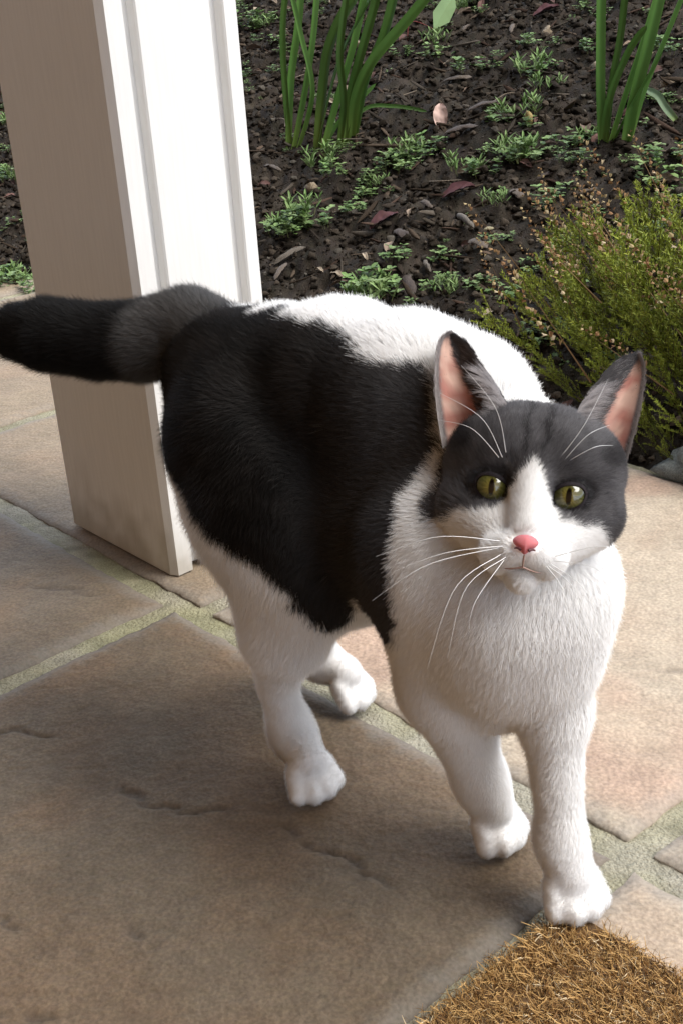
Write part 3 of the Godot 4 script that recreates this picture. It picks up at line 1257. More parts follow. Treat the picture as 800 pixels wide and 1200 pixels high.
func leaf_shape(st: SurfaceTool, at: Vector3, dir: Vector3, up: Vector3, length: float, width: float, col: Color) -> void:
	var side := dir.cross(up).normalized()
	var n := side.cross(dir).normalized()
	var pts := [at, at + dir * length * 0.35 + side * width * 0.5 + n * width * 0.12, at + dir * length * 0.75 + side * width * 0.42 + n * width * 0.1, at + dir * length - n * width * 0.1, at + dir * length * 0.75 - side * width * 0.42 + n * width * 0.1, at + dir * length * 0.35 - side * width * 0.5 + n * width * 0.12]
	var mid := at + dir * length * 0.55 - n * width * 0.04
	for k in 6:
		for q in [mid, pts[(k + 1) % 6], pts[k]]:
			st.set_color(col)
			st.set_smooth_group(-1)
			st.add_vertex(q)


func weed_mesh(seed_at: int, narrow := false) -> ArrayMesh:
	var r := RandomNumberGenerator.new()
	r.seed = seed_at
	var st := SurfaceTool.new()
	st.begin(Mesh.PRIMITIVE_TRIANGLES)
	for s in 12:
		var root := Vector3(r.randf_range(-1, 1), 0, r.randf_range(-1, 1)) * 0.019
		var lean := Vector3(root.x * 22.0 + r.randf_range(-0.5, 0.5), 1.0, root.z * 22.0 + r.randf_range(-0.5, 0.5)).normalized()
		var h := r.randf_range(0.008, 0.024)
		var tone := Color(0.095, 0.165, 0.045).lerp(Color(0.17, 0.235, 0.09), r.randf()) * r.randf_range(0.7, 1.2)
		var side := lean.cross(Vector3(r.randf_range(-1, 1), 0.1, r.randf_range(-1, 1))).normalized() * 0.0005
		for q in [root - side, root + side, root + lean * h]:
			st.set_color(Color(0.12, 0.13, 0.05))
			st.set_smooth_group(-1)
			st.add_vertex(q)
		var pairs := 2 + r.randi() % 2
		for k in pairs:
			var p := root + lean * h * (0.45 + 0.55 * k / maxf(1.0, pairs - 1))
			var turn := r.randf() * TAU
			for m in (2 if k < pairs - 1 else 4):
				var a := turn + TAU * m / (2 if k < pairs - 1 else 4)
				var dir := Vector3(cos(a), r.randf_range(0.0, 0.6), sin(a)).normalized()
				var len := r.randf_range(0.0055, 0.0105)
				leaf_shape(st, p, (dir + Vector3.UP * (0.7 if narrow else 0.0)).normalized(), Vector3.UP, len * (1.5 if narrow else 1.0), len * (0.3 if narrow else r.randf_range(0.6, 0.85)), tone * r.randf_range(0.85, 1.2))
	st.generate_normals()
	return st.commit()


func heather_spray(seed_at: int) -> ArrayMesh:
	var r := RandomNumberGenerator.new()
	r.seed = seed_at
	var st := SurfaceTool.new()
	st.begin(Mesh.PRIMITIVE_TRIANGLES)
	# one metre tall; scaled when placed
	var bend := Vector3(r.randf_range(-1, 1), 0, r.randf_range(-1, 1)) * 0.18
	var stems := [[Vector3.ZERO, Vector3(0, 1, 0) + bend, 1.0]]
	for k in 9:
		var f := r.randf_range(0.25, 0.85)
		var p: Vector3 = stems[0][1] * f
		var a := r.randf() * TAU
		stems.append([p, (Vector3(cos(a) * 0.55, 1.0, sin(a) * 0.55)).normalized() * r.randf_range(0.14, 0.34), 0.6])
	for s in stems:
		var p0: Vector3 = s[0]
		var d: Vector3 = s[1]
		var x: Vector3 = d.cross(Vector3(0.2, 0.1, 1)).normalized() * 0.006 * float(s[2])
		var brown := Color(0.07, 0.045, 0.025)
		for q in [p0 - x, p0 + x, p0 + d, p0 - x.cross(d).normalized() * 0.006, p0 + x.cross(d).normalized() * 0.006, p0 + d]:
			st.set_color(brown)
			st.set_smooth_group(-1)
			st.add_vertex(q)
		var count := int(d.length() * 210.0)
		for k in count:
			var f := r.randf_range(0.12 if s[2] == 1.0 else 0.0, 1.0)
			var a := r.randf() * TAU
			var out := Vector3(cos(a), r.randf_range(0.5, 1.3), sin(a)).normalized()
			var len := r.randf_range(0.020, 0.038)
			var old := 1.0 - f if s[2] == 1.0 else 0.2
			var col := Color(0.15, 0.20, 0.022).lerp(Color(0.27, 0.29, 0.04), r.randf()).lerp(Color(0.05, 0.07, 0.015), clampf(old, 0, 1) * 0.7)
			var side := out.cross(Vector3(r.randf_range(-1, 1), r.randf_range(-1, 1), r.randf_range(-1, 1))).normalized() * 0.0055
			var p := p0 + d * f
			for q in [p - side, p + side, p + out * len]:
				st.set_color(col)
				st.set_smooth_group(-1)
				st.add_vertex(q)
	st.generate_normals()
	return st.commit()


func flower_spike(seed_at: int) -> ArrayMesh:
	var r := RandomNumberGenerator.new()
	r.seed = seed_at
	var st := SurfaceTool.new()
	st.begin(Mesh.PRIMITIVE_TRIANGLES)
	var len := 0.062
	for k in 26:
		var f := k / 25.0
		var a := k * 2.4
		var out := Vector3(cos(a), 0.5, sin(a)).normalized()
		var p := Vector3(0.012 * f * f, len * f, 0)
		var tone: Color = [Color(0.34, 0.21, 0.10), Color(0.55, 0.44, 0.28), Color(0.24, 0.13, 0.06), Color(0.42, 0.32, 0.17)][r.randi() % 4]
		var s := r.randf_range(0.0035, 0.006) * (1.0 - 0.35 * f)
		leaf_shape(st, p + out * 0.0008, out, Vector3.UP, s, s * 0.75, tone)
		leaf_shape(st, p + out * 0.0008, (out + Vector3.UP * 0.9).normalized(), out, s * 0.9, s * 0.6, tone * 0.8)
	for q in [Vector3(-0.0006, -0.03, 0), Vector3(0.0006, -0.03, 0), Vector3(0.012, len, 0)]:
		st.set_color(Color(0.16, 0.10, 0.05))
		st.set_smooth_group(-1)
		st.add_vertex(q)
	st.generate_normals()
	return st.commit()


func upright(dir: Vector3, spin: float, scale: Vector3) -> Basis:
	var y := dir.normalized()
	var x := y.cross(Vector3(0.31, 0.2, 0.9)).normalized()
	var b := Basis(x, y, x.cross(y)) * Basis(Vector3.UP, spin)
	return b * Basis.from_scale(scale)


const WEED_PLACE = ["below the pale fallen leaf", "beside a dark hollow left of the middle of the bed", "broad and nearest the white post", "under the left daffodil clump", "around the yellow bud", "above the cat's white back, in the middle", "just above the highest part of the cat's back", "beside the grey twig end", "in the middle of the bed beside a maroon leaf", "dense, below the yellow bud", "at the foot of the right daffodil clump, left side", "small, left of the right daffodil clump", "beside the heather at the right edge", "behind the long bark chip", "behind the long bark chip, further right", "highest beside the white post", "under the broad pale leaf", "low left, just above the cat's tail", "left of the post, halfway up", "behind the yellow bud, towards the back", "right of the right daffodil clump", "right of the maroon leaf", "left of the heather's brown tips", "between the left daffodils and the back", "close to the post, above the broad one", "small, right of the dark hollow", "right of the cat's highest back", "at the back, right of the middle", "behind the right daffodils' left leaves", "at the top, right of the broad pale leaf", "sprawling, in line below the hollow", "left of the post, highest", "between the left daffodil leaves, far back", "right of the right daffodils, far back", "among the heather's left tips", "nearest the heather's left foot", "left edge, above the tail tip", "against the post's left side, above the tail"]


func make_plants() -> void:
	daffodil(daffodil_leaves_left(), "larger clump of long daffodil leaves beside the white post")
	daffodil(daffodil_leaves_right(), "smaller clump of daffodil leaves at the upper right")
	for b in loose_leaves():
		var pts := [b[1], b[2], b[3], b[4]]
		tag(part("strap_leaf", blade_mesh(pts, b[0], (CAM_AT - b[1]).normalized(), Color(0.16, 0.22, 0.13)), M.leaf), "pale bent strap leaf lying right of the right daffodils", "leaf")
	# the broad pale leaf on a red stalk
	var t := thing("broad_leaf_seedling", "broad pale green leaf on a thin red stalk at the top", "plant", Vector3(-0.79, 0.24, -1.12))
	var st := SurfaceTool.new()
	st.begin(Mesh.PRIMITIVE_TRIANGLES)
	var dir := Vector3(0.013, 0.05, -0.036).normalized()
	leaf_shape(st, Vector3(0.021, 0.018, 0.022), dir, (CAM_AT - t.position).normalized(), 0.062, 0.03, Color(0.22, 0.32, 0.15))
	st.generate_normals()
	part("leaf", st.commit(), M.leaf, t)
	part("stalk", hair_tube([Vector3(-0.03, -0.01, 0.03), Vector3(-0.02, 0.03, 0.03), Vector3(0.022, 0.02, 0.022)], 0.0012), mat(Color(0.25, 0.05, 0.04), 0.6), t)
	# low weeds
	var variants := []
	for i in 5:
		variants.append(weed_mesh(70 + i, i == 4 or i == 1))
	var spots := weed_spots()
	for i in spots.size():
		var s := spots[i]
		var p := Vector3(s.x, bed_height(s.x, s.y) - 0.001, s.y)
		var w := thing("weed", "low green weed " + WEED_PLACE[i], "weed", p, "low weeds in the flower bed")
		w.rotation.y = rng.randf() * TAU
		var n := 1 if s.z < 0.9 else (2 if s.z < 1.25 else 4)
		for k in n:
			var off := Vector3(rng.randf_range(-1, 1), 0, rng.randf_range(-1, 1)) * (0.0 if n == 1 else 0.024)
			var o := part("sprig", variants[(i + k) % 5], M.leaf, w, off)
			var gp := w.transform * off
			o.position.y = bed_height(gp.x, gp.z) - p.y
			o.scale = Vector3.ONE * minf(s.z, 1.1) * rng.randf_range(0.85, 1.1)
			o.rotation.y = rng.randf() * TAU
	# torn bits of dead leaf among the weeds
	for kind in 3:
		var bits := []
		var tones := PackedColorArray()
		for i in 90:
			var x := rng.randf_range(-2.0, 0.3)
			var z := -rng.randf_range(0.44, 1.5)
			var turn := Basis(Vector3.RIGHT, 0.34 + rng.randf_range(-0.4, 0.4)) * Basis(Vector3.UP, rng.randf() * TAU) * Basis(Vector3.RIGHT, rng.randf_range(-0.6, 0.6))
			bits.append(Transform3D(turn.scaled(Vector3.ONE * rng.randf_range(0.35, 0.95)), Vector3(x, bed_height(x, z) + 0.003, z)))
			var tone: Color = [Color(0.20, 0.15, 0.11), Color(0.13, 0.09, 0.065), Color(0.28, 0.225, 0.165), Color(0.11, 0.06, 0.05)][rng.randi() % 4]
			tones.append(tone * rng.randf_range(0.6, 1.2))
		var lf := copies("leaf_litter", curled_leaf(0.034, [0.012, 0.017, 0.009][kind], Color(1, 1, 1), 60 + kind), M.dry, bits, tones)
		tag(lf, ["torn brown scraps of dead leaf strewn over the bed", "broader brown scraps of dead leaf strewn over the bed", "narrow brown scraps of dead leaf strewn over the bed"][kind], "leaf litter")
	# single seedlings all over the bed
	var places := []
	var cols := PackedColorArray()
	for i in 1300:
		var x := rng.randf_range(-2.0, 0.4)
		var z := -rng.randf_range(0.44, 1.5)
		if noise_b.get_noise_3d(x * 4.0, 30, z * 4.0) < -0.05:
			continue
		places.append(Transform3D(Basis(Vector3.UP, rng.randf() * TAU).scaled(Vector3.ONE * rng.randf_range(0.15, 0.62)), Vector3(x, bed_height(x, z), z)))
		cols.append(Color(1, 1, 1) * rng.randf_range(0.7, 1.1))
	var sd := copies("seedlings", variants[2], M.leaf, places, cols)
	tag(sd, "tiny green seedlings scattered over the bare soil", "seedlings")
	# the heather
	var h := thing("heather", "bushy yellow-green heather with dry brown flower tips behind the cat's head", "shrub", Vector3(0.15, bed_height(0.15, -0.55), -0.55))
	for variant in 4:
		places = []
		cols = PackedColorArray()
		for i in 88:
			var a := rng.randf() * TAU
			var q := sqrt(rng.randf())
			var off := Vector3(cos(a) * 0.24 * q + 0.03, 0, sin(a) * 0.12 * q)
			var gx := h.position.x + off.x
			var gz := h.position.z + off.z
			off.y = bed_height(gx, gz) - h.position.y - 0.005
			var lean := Vector3(cos(a) * q * 0.9 - 0.12, 1.0, sin(a) * q * 0.75).normalized()
			var len := rng.randf_range(0.09, 0.19) * (1.12 - 0.45 * q)
			if gz > -0.47:
				len *= 0.75
			places.append(Transform3D(upright(lean, rng.randf() * TAU, Vector3.ONE * len), off))
			cols.append(Color(1, 1, 1) * rng.randf_range(0.75, 1.15))
			if i % 4 == 0 and off.z < 0.09:
				var fs := part("flower_spike", null, M.dry, h, off + lean * len * 0.9)
				fs.mesh = spike_meshes()[rng.randi() % 3]
				fs.basis = upright((lean + Vector3(rng.randf_range(-0.5, 0.2), 0.1, rng.randf_range(-0.2, 0.3))).normalized(), rng.randf() * TAU, Vector3.ONE * rng.randf_range(0.9, 1.5))
		copies("foliage", heather_spray(40 + variant), M.leaf, places, cols, h)


var spikes := []


func spike_meshes() -> Array:
	if spikes.is_empty():
		for i in 3:
			spikes.append(flower_spike(90 + i))
	return spikes


# ---------------------------------------------------------------- fallen leaves, chips, stones
const LITTER_PLACE = ["beside the left daffodils, standing on edge", "right of the pale fallen leaf", "in the middle of the bed", "just above the cat's back", "above the broad weed by the post", "right of the daffodils' gap, in the weeds", "above the heather's left side", "between the left daffodils and the pale leaf", "at the top, right of the middle", "at the top, in the middle", "in the top right corner region", "between the left daffodil leaves", "below the left daffodils", "left of the grey twig end", "below the maroon leaf", "in the hollow under the left daffodils", "left of the left daffodils", "beside the post, low down", "behind the right daffodils", "right of the right daffodils", "behind the bark chip", "left of the pale fallen leaf", "left of the grey twig end, near the cat", "near the heather's left foot", "below the middle weed", "left of the long bark chip", "beside the post, lowest", "behind the yellow bud", "below the yellow bud", "at the heather's brown tips", "near the cat's back, right", "behind the left daffodils", "below the post's halfway height", "in the top right, maroon", "in the top right, brown", "far right beside the daffodils", "left of the middle of the bed", "right of the grey twig end"]


func make_litter() -> void:
	var spots := litter_spots()
	for i in spots.size():
		var s := spots[i]
		var kind := int(s.z)
		var at := Vector3(s.x, bed_height(s.x, s.y) + 0.004, s.y)
		var slope := Basis(Vector3.RIGHT, -0.0) * Basis(Vector3.RIGHT, 0.34)
		var turn := slope * Basis(Vector3.UP, rng.randf() * TAU)
		var where: String = LITTER_PLACE[i]
		var o: MeshInstance3D
		if kind == 0 or kind == 2:
			o = part("fallen_leaf", curled_leaf(0.042, 0.020, Color(0.40, 0.28, 0.24) if kind == 0 else Color(0.065, 0.028, 0.03), i), M.dry)
			tag(o, ("pale pinkish dead leaf " if kind == 0 else "dark maroon dead leaf ") + where, "leaf", "dead leaves on the flower bed")
			if kind == 0:
				at.y += 0.004
				turn = Basis(HEAD_X.normalized(), 0.9) * Basis(Vector3.UP, 2.4)
		elif kind == 1 or kind == 3:
			o = part("bark_chip", chip_mesh(rng.randf_range(0.026, 0.05), rng.randf_range(0.006, 0.011), 0.004 if kind == 1 else 0.009, i), M.clod)
			var tone: Color = [Color(0.13, 0.095, 0.07), Color(0.09, 0.062, 0.048), Color(0.16, 0.12, 0.09)][i % 3] if kind == 1 else Color(0.17, 0.14, 0.11)
			o.material_override = tinted(tone)
			tag(o, ("flat brown bark chip " if kind == 1 else "thick grey-brown twig end ") + where, "bark chip" if kind == 1 else "twig", "bark chips on the flower bed" if kind == 1 else "twig ends on the flower bed")
		elif kind == 4 or kind == 5:
			o = part("pebble" if kind == 4 else "flower_bud", lump_mesh(i + 20), tinted(Color(0.33, 0.25, 0.16) if kind == 4 else Color(0.50, 0.36, 0.14)))
			turn = turn * Basis.from_scale(Vector3(0.009, 0.006, 0.007) if kind == 4 else Vector3(0.006, 0.013, 0.006))
			tag(o, ("small tan pebble " if kind == 4 else "shrivelled yellow flower bud ") + where, "pebble" if kind == 4 else "bud", "pebbles on the flower bed" if kind == 4 else "")
		elif kind == 6:
			o = part("pale_chip", chip_mesh(0.013, 0.006, 0.004, i), tinted(Color(0.52, 0.46, 0.28)))
			tag(o, "small cream wood chip " + where, "wood chip", "cream chips on the flower bed")
		else:
			o = part("dry_stalk", hair_tube([Vector3(-0.022, 0, 0), Vector3(-0.005, 0.004, 0.006), Vector3(0.024, 0.001, -0.003)], 0.0012, 10, 6, 0.6), tinted(Color(0.26, 0.20, 0.14)))
			tag(o, "thin dry bent stalk " + where, "stalk", "dry stalks on the flower bed")
		o.transform = Transform3D(turn, at)
	# the grey stone at the end of the bed
	var st := part("edging_stone", lump_mesh(33, 14, 24), tinted(Color(0.27, 0.29, 0.27)))
	st.transform = Transform3D(Basis(Vector3.UP, 0.5) * Basis.from_scale(Vector3(0.040, 0.022, 0.026)), Vector3(0.188, 0.004, -0.428))
	tag(st, "grey rounded stone at the patio edge below the heather", "stone")


func tinted(c: Color) -> StandardMaterial3D:
	var m := mat(c, 0.85)
	m.albedo_texture = M.soil.albedo_texture
	m.normal_enabled = true
	m.normal_texture = M.stone.normal_texture
	m.normal_scale = 0.8
	triplanar(m, 14.0)
	return m


func curled_leaf(length: float, width: float, tone: Color, seed_at: int) -> ArrayMesh:
	var v := PackedVector3Array()
	var c := PackedColorArray()
	var rows := 12
	for r in rows:
		var f := float(r) / (rows - 1)
		var w := width * 0.5 * pow(sin(PI * clampf(f * 0.93 + 0.05, 0, 1)), 0.7)
		for k in 7:
			var u := k / 3.0 - 1.0
			var wrinkle := noise_a.get_noise_3d(f * 3.0, u * 2.0, seed_at) * 0.004
			v.append(Vector3((f - 0.5) * length, u * u * w * 0.45 + sin(f * 3.0) * 0.004 + wrinkle, u * w))
			c.append(tone * (1.0 + noise_a.get_noise_3d(f * 8.0, u * 5.0, seed_at + 3.0) * 0.5 - 0.25 * smoothstep(0.25, 0.0, absf(u))))
	return grid_mesh(v, rows, 7, c)


func chip_mesh(length: float, width: float, thick: float, seed_at: int) -> ArrayMesh:
	var v := PackedVector3Array()
	var rows := 9
	var cols := 8
	for r in rows:
		var f := float(r) / (rows - 1)
		var w := 0.02 if r == 0 or r == rows - 1 else sqrt(sin(PI * clampf(f, 0.06, 0.94))) * 0.6 + 0.4
		for k in cols + 1:
			var a := TAU * (k % cols) / cols
			var n := 1.0 + noise_a.get_noise_3d(f * 4.0, cos(a) * 1.5 + seed_at, sin(a) * 1.5) * 0.7
			v.append(Vector3((f - 0.5) * length, sin(a) * thick * 0.5 * w * n + sin(f * PI) * length * 0.06, cos(a) * width * 0.5 * w * n))
	return grid_mesh(v, rows, cols + 1, PackedColorArray(), true)


# ---------------------------------------------------------------- measured places
# bones: from, radius, to, radius, way the fur lies, fur length, blend, kind
func cat_bones() -> void:
	bone(Vector3(0.1687, 0.2215, 0.0457), 0.0350, Vector3(0.1988, 0.2210, 0.0404), 0.0410, -1, 0.01, 0.01, TRUNK)
	bone(Vector3(0.1988, 0.2210, 0.0404), 0.0410, Vector3(0.2375, 0.2274, 0.0319), 0.0420, -1, 0.01, 0.01, TRUNK)
	bone(Vector3(0.2375, 0.2274, 0.0319), 0.0420, Vector3(0.2848, 0.2305, 0.0294), 0.0400, -1, 0.01, 0.01, TRUNK)
	bone(Vector3(0.2848, 0.2305, 0.0294), 0.0400, Vector3(0.3087, 0.2272, 0.0214), 0.0350, -1, 0.01, 0.01, TRUNK)
	bone(Vector3(0.3087, 0.2272, 0.0214), 0.0350, Vector3(0.3316, 0.2152, 0.0209), 0.0270, -1, 0.01, 0.01, TRUNK)
	bone(Vector3(0.2151, 0.1781, 0.0498), 0.0450, Vector3(0.2581, 0.1749, 0.0401), 0.0440, -1, 0.01, 0.01, TRUNK)
	bone(Vector3(0.2581, 0.1749, 0.0401), 0.0440, Vector3(0.3015, 0.1706, 0.0374), 0.0450, -1, 0.01, 0.01, TRUNK)
	bone(Vector3(0.3015, 0.1706, 0.0374), 0.0450, Vector3(0.3393, 0.1753, 0.0413), 0.0460, -1, 0.01, 0.01, TRUNK)
	bone(Vector3(0.1988, 0.2210, 0.0404), 0.0410, Vector3(0.2151, 0.1781, 0.0498), 0.0450, -1, 0.01, 0.01, TRUNK)
	bone(Vector3(0.2375, 0.2274, 0.0319), 0.0420, Vector3(0.2581, 0.1749, 0.0401), 0.0440, -1, 0.01, 0.01, TRUNK)
	bone(Vector3(0.2848, 0.2305, 0.0294), 0.0400, Vector3(0.3015, 0.1706, 0.0374), 0.0450, -1, 0.01, 0.01, TRUNK)
	bone(Vector3(0.3087, 0.2272, 0.0214), 0.0350, Vector3(0.3393, 0.1753, 0.0413), 0.0460, -1, 0.01, 0.01, TRUNK)
	bone(Vector3(0.1687, 0.2215, 0.0457), 0.0350, Vector3(0.2045, 0.2029, 0.0657), 0.0400, -1, 0.01, 0.01, TRUNK)
	bone(Vector3(0.1687, 0.2215, 0.0457), 0.0350, Vector3(0.1927, 0.1743, 0.0276), 0.0380, -1, 0.01, 0.01, TRUNK)
	bone(Vector3(0.3393, 0.1753, 0.0413), 0.0460, Vector3(0.3605, 0.1395, 0.0433), 0.0390, 1, 0.0085, 0.01, CHEST)
	bone(Vector3(0.3393, 0.1753, 0.0413), 0.0460, Vector3(0.3636, 0.1612, 0.0474), 0.0410, 1, 0.0085, 0.01, CHEST)
	bone(Vector3(0.3636, 0.1612, 0.0474), 0.0410, Vector3(0.3605, 0.1395, 0.0433), 0.0390, 1, 0.0085, 0.01, CHEST)
	bone(Vector3(0.3630, 0.1818, 0.0431), 0.0310, Vector3(0.3636, 0.1612, 0.0474), 0.0410, 1, 0.0085, 0.01, CHEST)
	bone(Vector3(0.3316, 0.2152, 0.0209), 0.0270, Vector3(0.3630, 0.1818, 0.0431), 0.0310, 1, 0.0085, 0.01, CHEST)
	bone(Vector3(0.3605, 0.1395, 0.0433), 0.0390, Vector3(0.3526, 0.1067, 0.0426), 0.0250, 1, 0.0085, 0.01, CHEST)
	bone(Vector3(0.3393, 0.1753, 0.0413), 0.0460, Vector3(0.3323, 0.1760, 0.0606), 0.0360, 1, 0.0085, 0.01, CHEST)
	bone(Vector3(0.3636, 0.1612, 0.0474), 0.0410, Vector3(0.3766, 0.1651, 0.0398), 0.0310, 1, 0.0085, 0.01, CHEST)
	bone(Vector3(0.3316, 0.2152, 0.0209), 0.0270, Vector3(0.3561, 0.2201, 0.0347), 0.0210, -1, 0.011, 0.008, NECK)
	bone(Vector3(0.3316, 0.2152, 0.0209), 0.0270, Vector3(0.3702, 0.2174, 0.0240), 0.0210, -1, 0.011, 0.008, NECK)
	bone(Vector3(0.3630, 0.1818, 0.0431), 0.0310, Vector3(0.3743, 0.2036, 0.0480), 0.0175, -1, 0.011, 0.008, NECK)
	bone(Vector3(0.2045, 0.2029, 0.0657), 0.0400, Vector3(0.2262, 0.1731, 0.0712), 0.0380, 1, 0.0135, 0.02, THIGH)
	bone(Vector3(0.2262, 0.1731, 0.0712), 0.0380, Vector3(0.2484, 0.1486, 0.0705), 0.0260, 1, 0.0135, 0.02, THIGH)
	bone(Vector3(0.2262, 0.1731, 0.0712), 0.0380, Vector3(0.2282, 0.1009, 0.0746), 0.0195, 1, 0.0135, 0.02, THIGH)
	bone(Vector3(0.2484, 0.1486, 0.0705), 0.0260, Vector3(0.2282, 0.1009, 0.0746), 0.0195, 1, 0.0135, 0.02, THIGH)
	bone(Vector3(0.1927, 0.1743, 0.0276), 0.0380, Vector3(0.2449, 0.1299, 0.0341), 0.0300, 1, 0.0135, 0.02, THIGH)
	bone(Vector3(0.2282, 0.1009, 0.0746), 0.0195, Vector3(0.2164, 0.0602, 0.0758), 0.0112, 1, 0.0048, 0.004, LEG)
	bone(Vector3(0.2164, 0.0602, 0.0758), 0.0112, Vector3(0.2247, 0.0298, 0.0752), 0.0118, 1, 0.0048, 0.004, LEG)
	bone(Vector3(0.2449, 0.1299, 0.0341), 0.0300, Vector3(0.1647, 0.0524, 0.0140), 0.0140, 1, 0.0048, 0.004, LEG)
	bone(Vector3(0.1647, 0.0524, 0.0140), 0.0140, Vector3(0.1744, 0.0254, 0.0094), 0.0112, 1, 0.0048, 0.004, LEG)
	bone(Vector3(0.3308, 0.1019, 0.0576), 0.0225, Vector3(0.3409, 0.0392, 0.0448), 0.0122, 1, 0.0048, 0.004, LEG)
	bone(Vector3(0.3852, 0.1035, 0.0414), 0.0155, Vector3(0.4007, 0.0397, 0.0536), 0.0108, 1, 0.0048, 0.004, LEG)
	bone(Vector3(0.3323, 0.1760, 0.0606), 0.0360, Vector3(0.3308, 0.1019, 0.0576), 0.0225, 1, 0.0065, 0.012, CHEST)
	bone(Vector3(0.3766, 0.1651, 0.0398), 0.0310, Vector3(0.3852, 0.1035, 0.0414), 0.0155, 1, 0.0065, 0.012, CHEST)
	bone(Vector3(0.2247, 0.0298, 0.0752), 0.0118, Vector3(0.2437, 0.0230, 0.0802), 0.0120, 1, 0.0022, 0.014, PAW)
	bone(Vector3(0.1744, 0.0254, 0.0094), 0.0112, Vector3(0.1945, 0.0236, 0.0061), 0.0118, 1, 0.0022, 0.014, PAW)
	bone(Vector3(0.3409, 0.0392, 0.0448), 0.0122, Vector3(0.3468, 0.0242, 0.0423), 0.0122, 1, 0.0022, 0.014, PAW)
	bone(Vector3(0.4007, 0.0397, 0.0536), 0.0108, Vector3(0.4096, 0.0262, 0.0567), 0.0122, 1, 0.0022, 0.014, PAW)
	bone(Vector3(0.2458, 0.0180, 0.0720), 0.0078, Vector3(0.2536, 0.0085, 0.0701), 0.0072, 1, 0.0007, 0.0007, TOE)
	bone(Vector3(0.2448, 0.0180, 0.0773), 0.0078, Vector3(0.2563, 0.0085, 0.0784), 0.0076, 1, 0.0007, 0.0007, TOE)
	bone(Vector3(0.2436, 0.0180, 0.0833), 0.0078, Vector3(0.2547, 0.0085, 0.0866), 0.0076, 1, 0.0007, 0.0007, TOE)
	bone(Vector3(0.2426, 0.0180, 0.0886), 0.0078, Vector3(0.2492, 0.0085, 0.0933), 0.0072, 1, 0.0007, 0.0007, TOE)
	bone(Vector3(0.1923, 0.0180, -0.0021), 0.0078, Vector3(0.1982, 0.0085, -0.0075), 0.0072, 1, 0.0007, 0.0007, TOE)
	bone(Vector3(0.1940, 0.0180, 0.0031), 0.0078, Vector3(0.2046, 0.0085, -0.0016), 0.0076, 1, 0.0007, 0.0007, TOE)
	bone(Vector3(0.1959, 0.0180, 0.0089), 0.0078, Vector3(0.2072, 0.0085, 0.0063), 0.0076, 1, 0.0007, 0.0007, TOE)
	bone(Vector3(0.1977, 0.0180, 0.0140), 0.0078, Vector3(0.2056, 0.0085, 0.0149), 0.0072, 1, 0.0007, 0.0007, TOE)
	bone(Vector3(0.3479, 0.0180, 0.0339), 0.0078, Vector3(0.3554, 0.0085, 0.0311), 0.0072, 1, 0.0007, 0.0007, TOE)
	bone(Vector3(0.3475, 0.0180, 0.0393), 0.0078, Vector3(0.3591, 0.0085, 0.0390), 0.0076, 1, 0.0007, 0.0007, TOE)
	bone(Vector3(0.3471, 0.0180, 0.0454), 0.0078, Vector3(0.3585, 0.0085, 0.0474), 0.0076, 1, 0.0007, 0.0007, TOE)
	bone(Vector3(0.3467, 0.0180, 0.0508), 0.0078, Vector3(0.3537, 0.0085, 0.0547), 0.0072, 1, 0.0007, 0.0007, TOE)
	bone(Vector3(0.4134, 0.0230, 0.0491), 0.0078, Vector3(0.4214, 0.0135, 0.0490), 0.0072, 1, 0.0007, 0.0007, TOE)
	bone(Vector3(0.4112, 0.0230, 0.0541), 0.0078, Vector3(0.4223, 0.0135, 0.0576), 0.0076, 1, 0.0007, 0.0007, TOE)
	bone(Vector3(0.4088, 0.0230, 0.0597), 0.0078, Vector3(0.4189, 0.0135, 0.0653), 0.0076, 1, 0.0007, 0.0007, TOE)
	bone(Vector3(0.4066, 0.0230, 0.0647), 0.0078, Vector3(0.4120, 0.0135, 0.0706), 0.0072, 1, 0.0007, 0.0007, TOE)
	bone(Vector3(0.1687, 0.2215, 0.0457), 0.0350, Vector3(0.1573, 0.2374, 0.0455), 0.0230, 1, 0.011, 0.0015, TAIL)
	bone(Vector3(0.1573, 0.2374, 0.0455), 0.0230, Vector3(0.1298, 0.2421, 0.0466), 0.0228, 1, 0.011, 0.0015, TAIL)
	bone(Vector3(0.1298, 0.2421, 0.0466), 0.0228, Vector3(0.1099, 0.2382, 0.0638), 0.0212, 1, 0.011, 0.0015, TAIL)
	bone(Vector3(0.1099, 0.2382, 0.0638), 0.0212, Vector3(0.0862, 0.2369, 0.0784), 0.0200, 1, 0.011, 0.0015, TAIL)
	bone(Vector3(0.0862, 0.2369, 0.0784), 0.0200, Vector3(0.0592, 0.2397, 0.0955), 0.0192, 1, 0.011, 0.0015, TAIL)
	bone(Vector3(0.0592, 0.2397, 0.0955), 0.0192, Vector3(0.0434, 0.2401, 0.1031), 0.0160, 1, 0.011, 0.0015, TAIL)
const TRUNK = 0
const CHEST = 1
const NECK = 2
const THIGH = 3
const LEG = 4
const PAW = 5
const TOE = 6
const TAIL = 7
const HEAD = 8
const MUZZLE = 9
const SIDE_AXIS = Vector3(0.9960, 0.0000, -0.0891)
const SIDE_ORIGIN = -0.6631
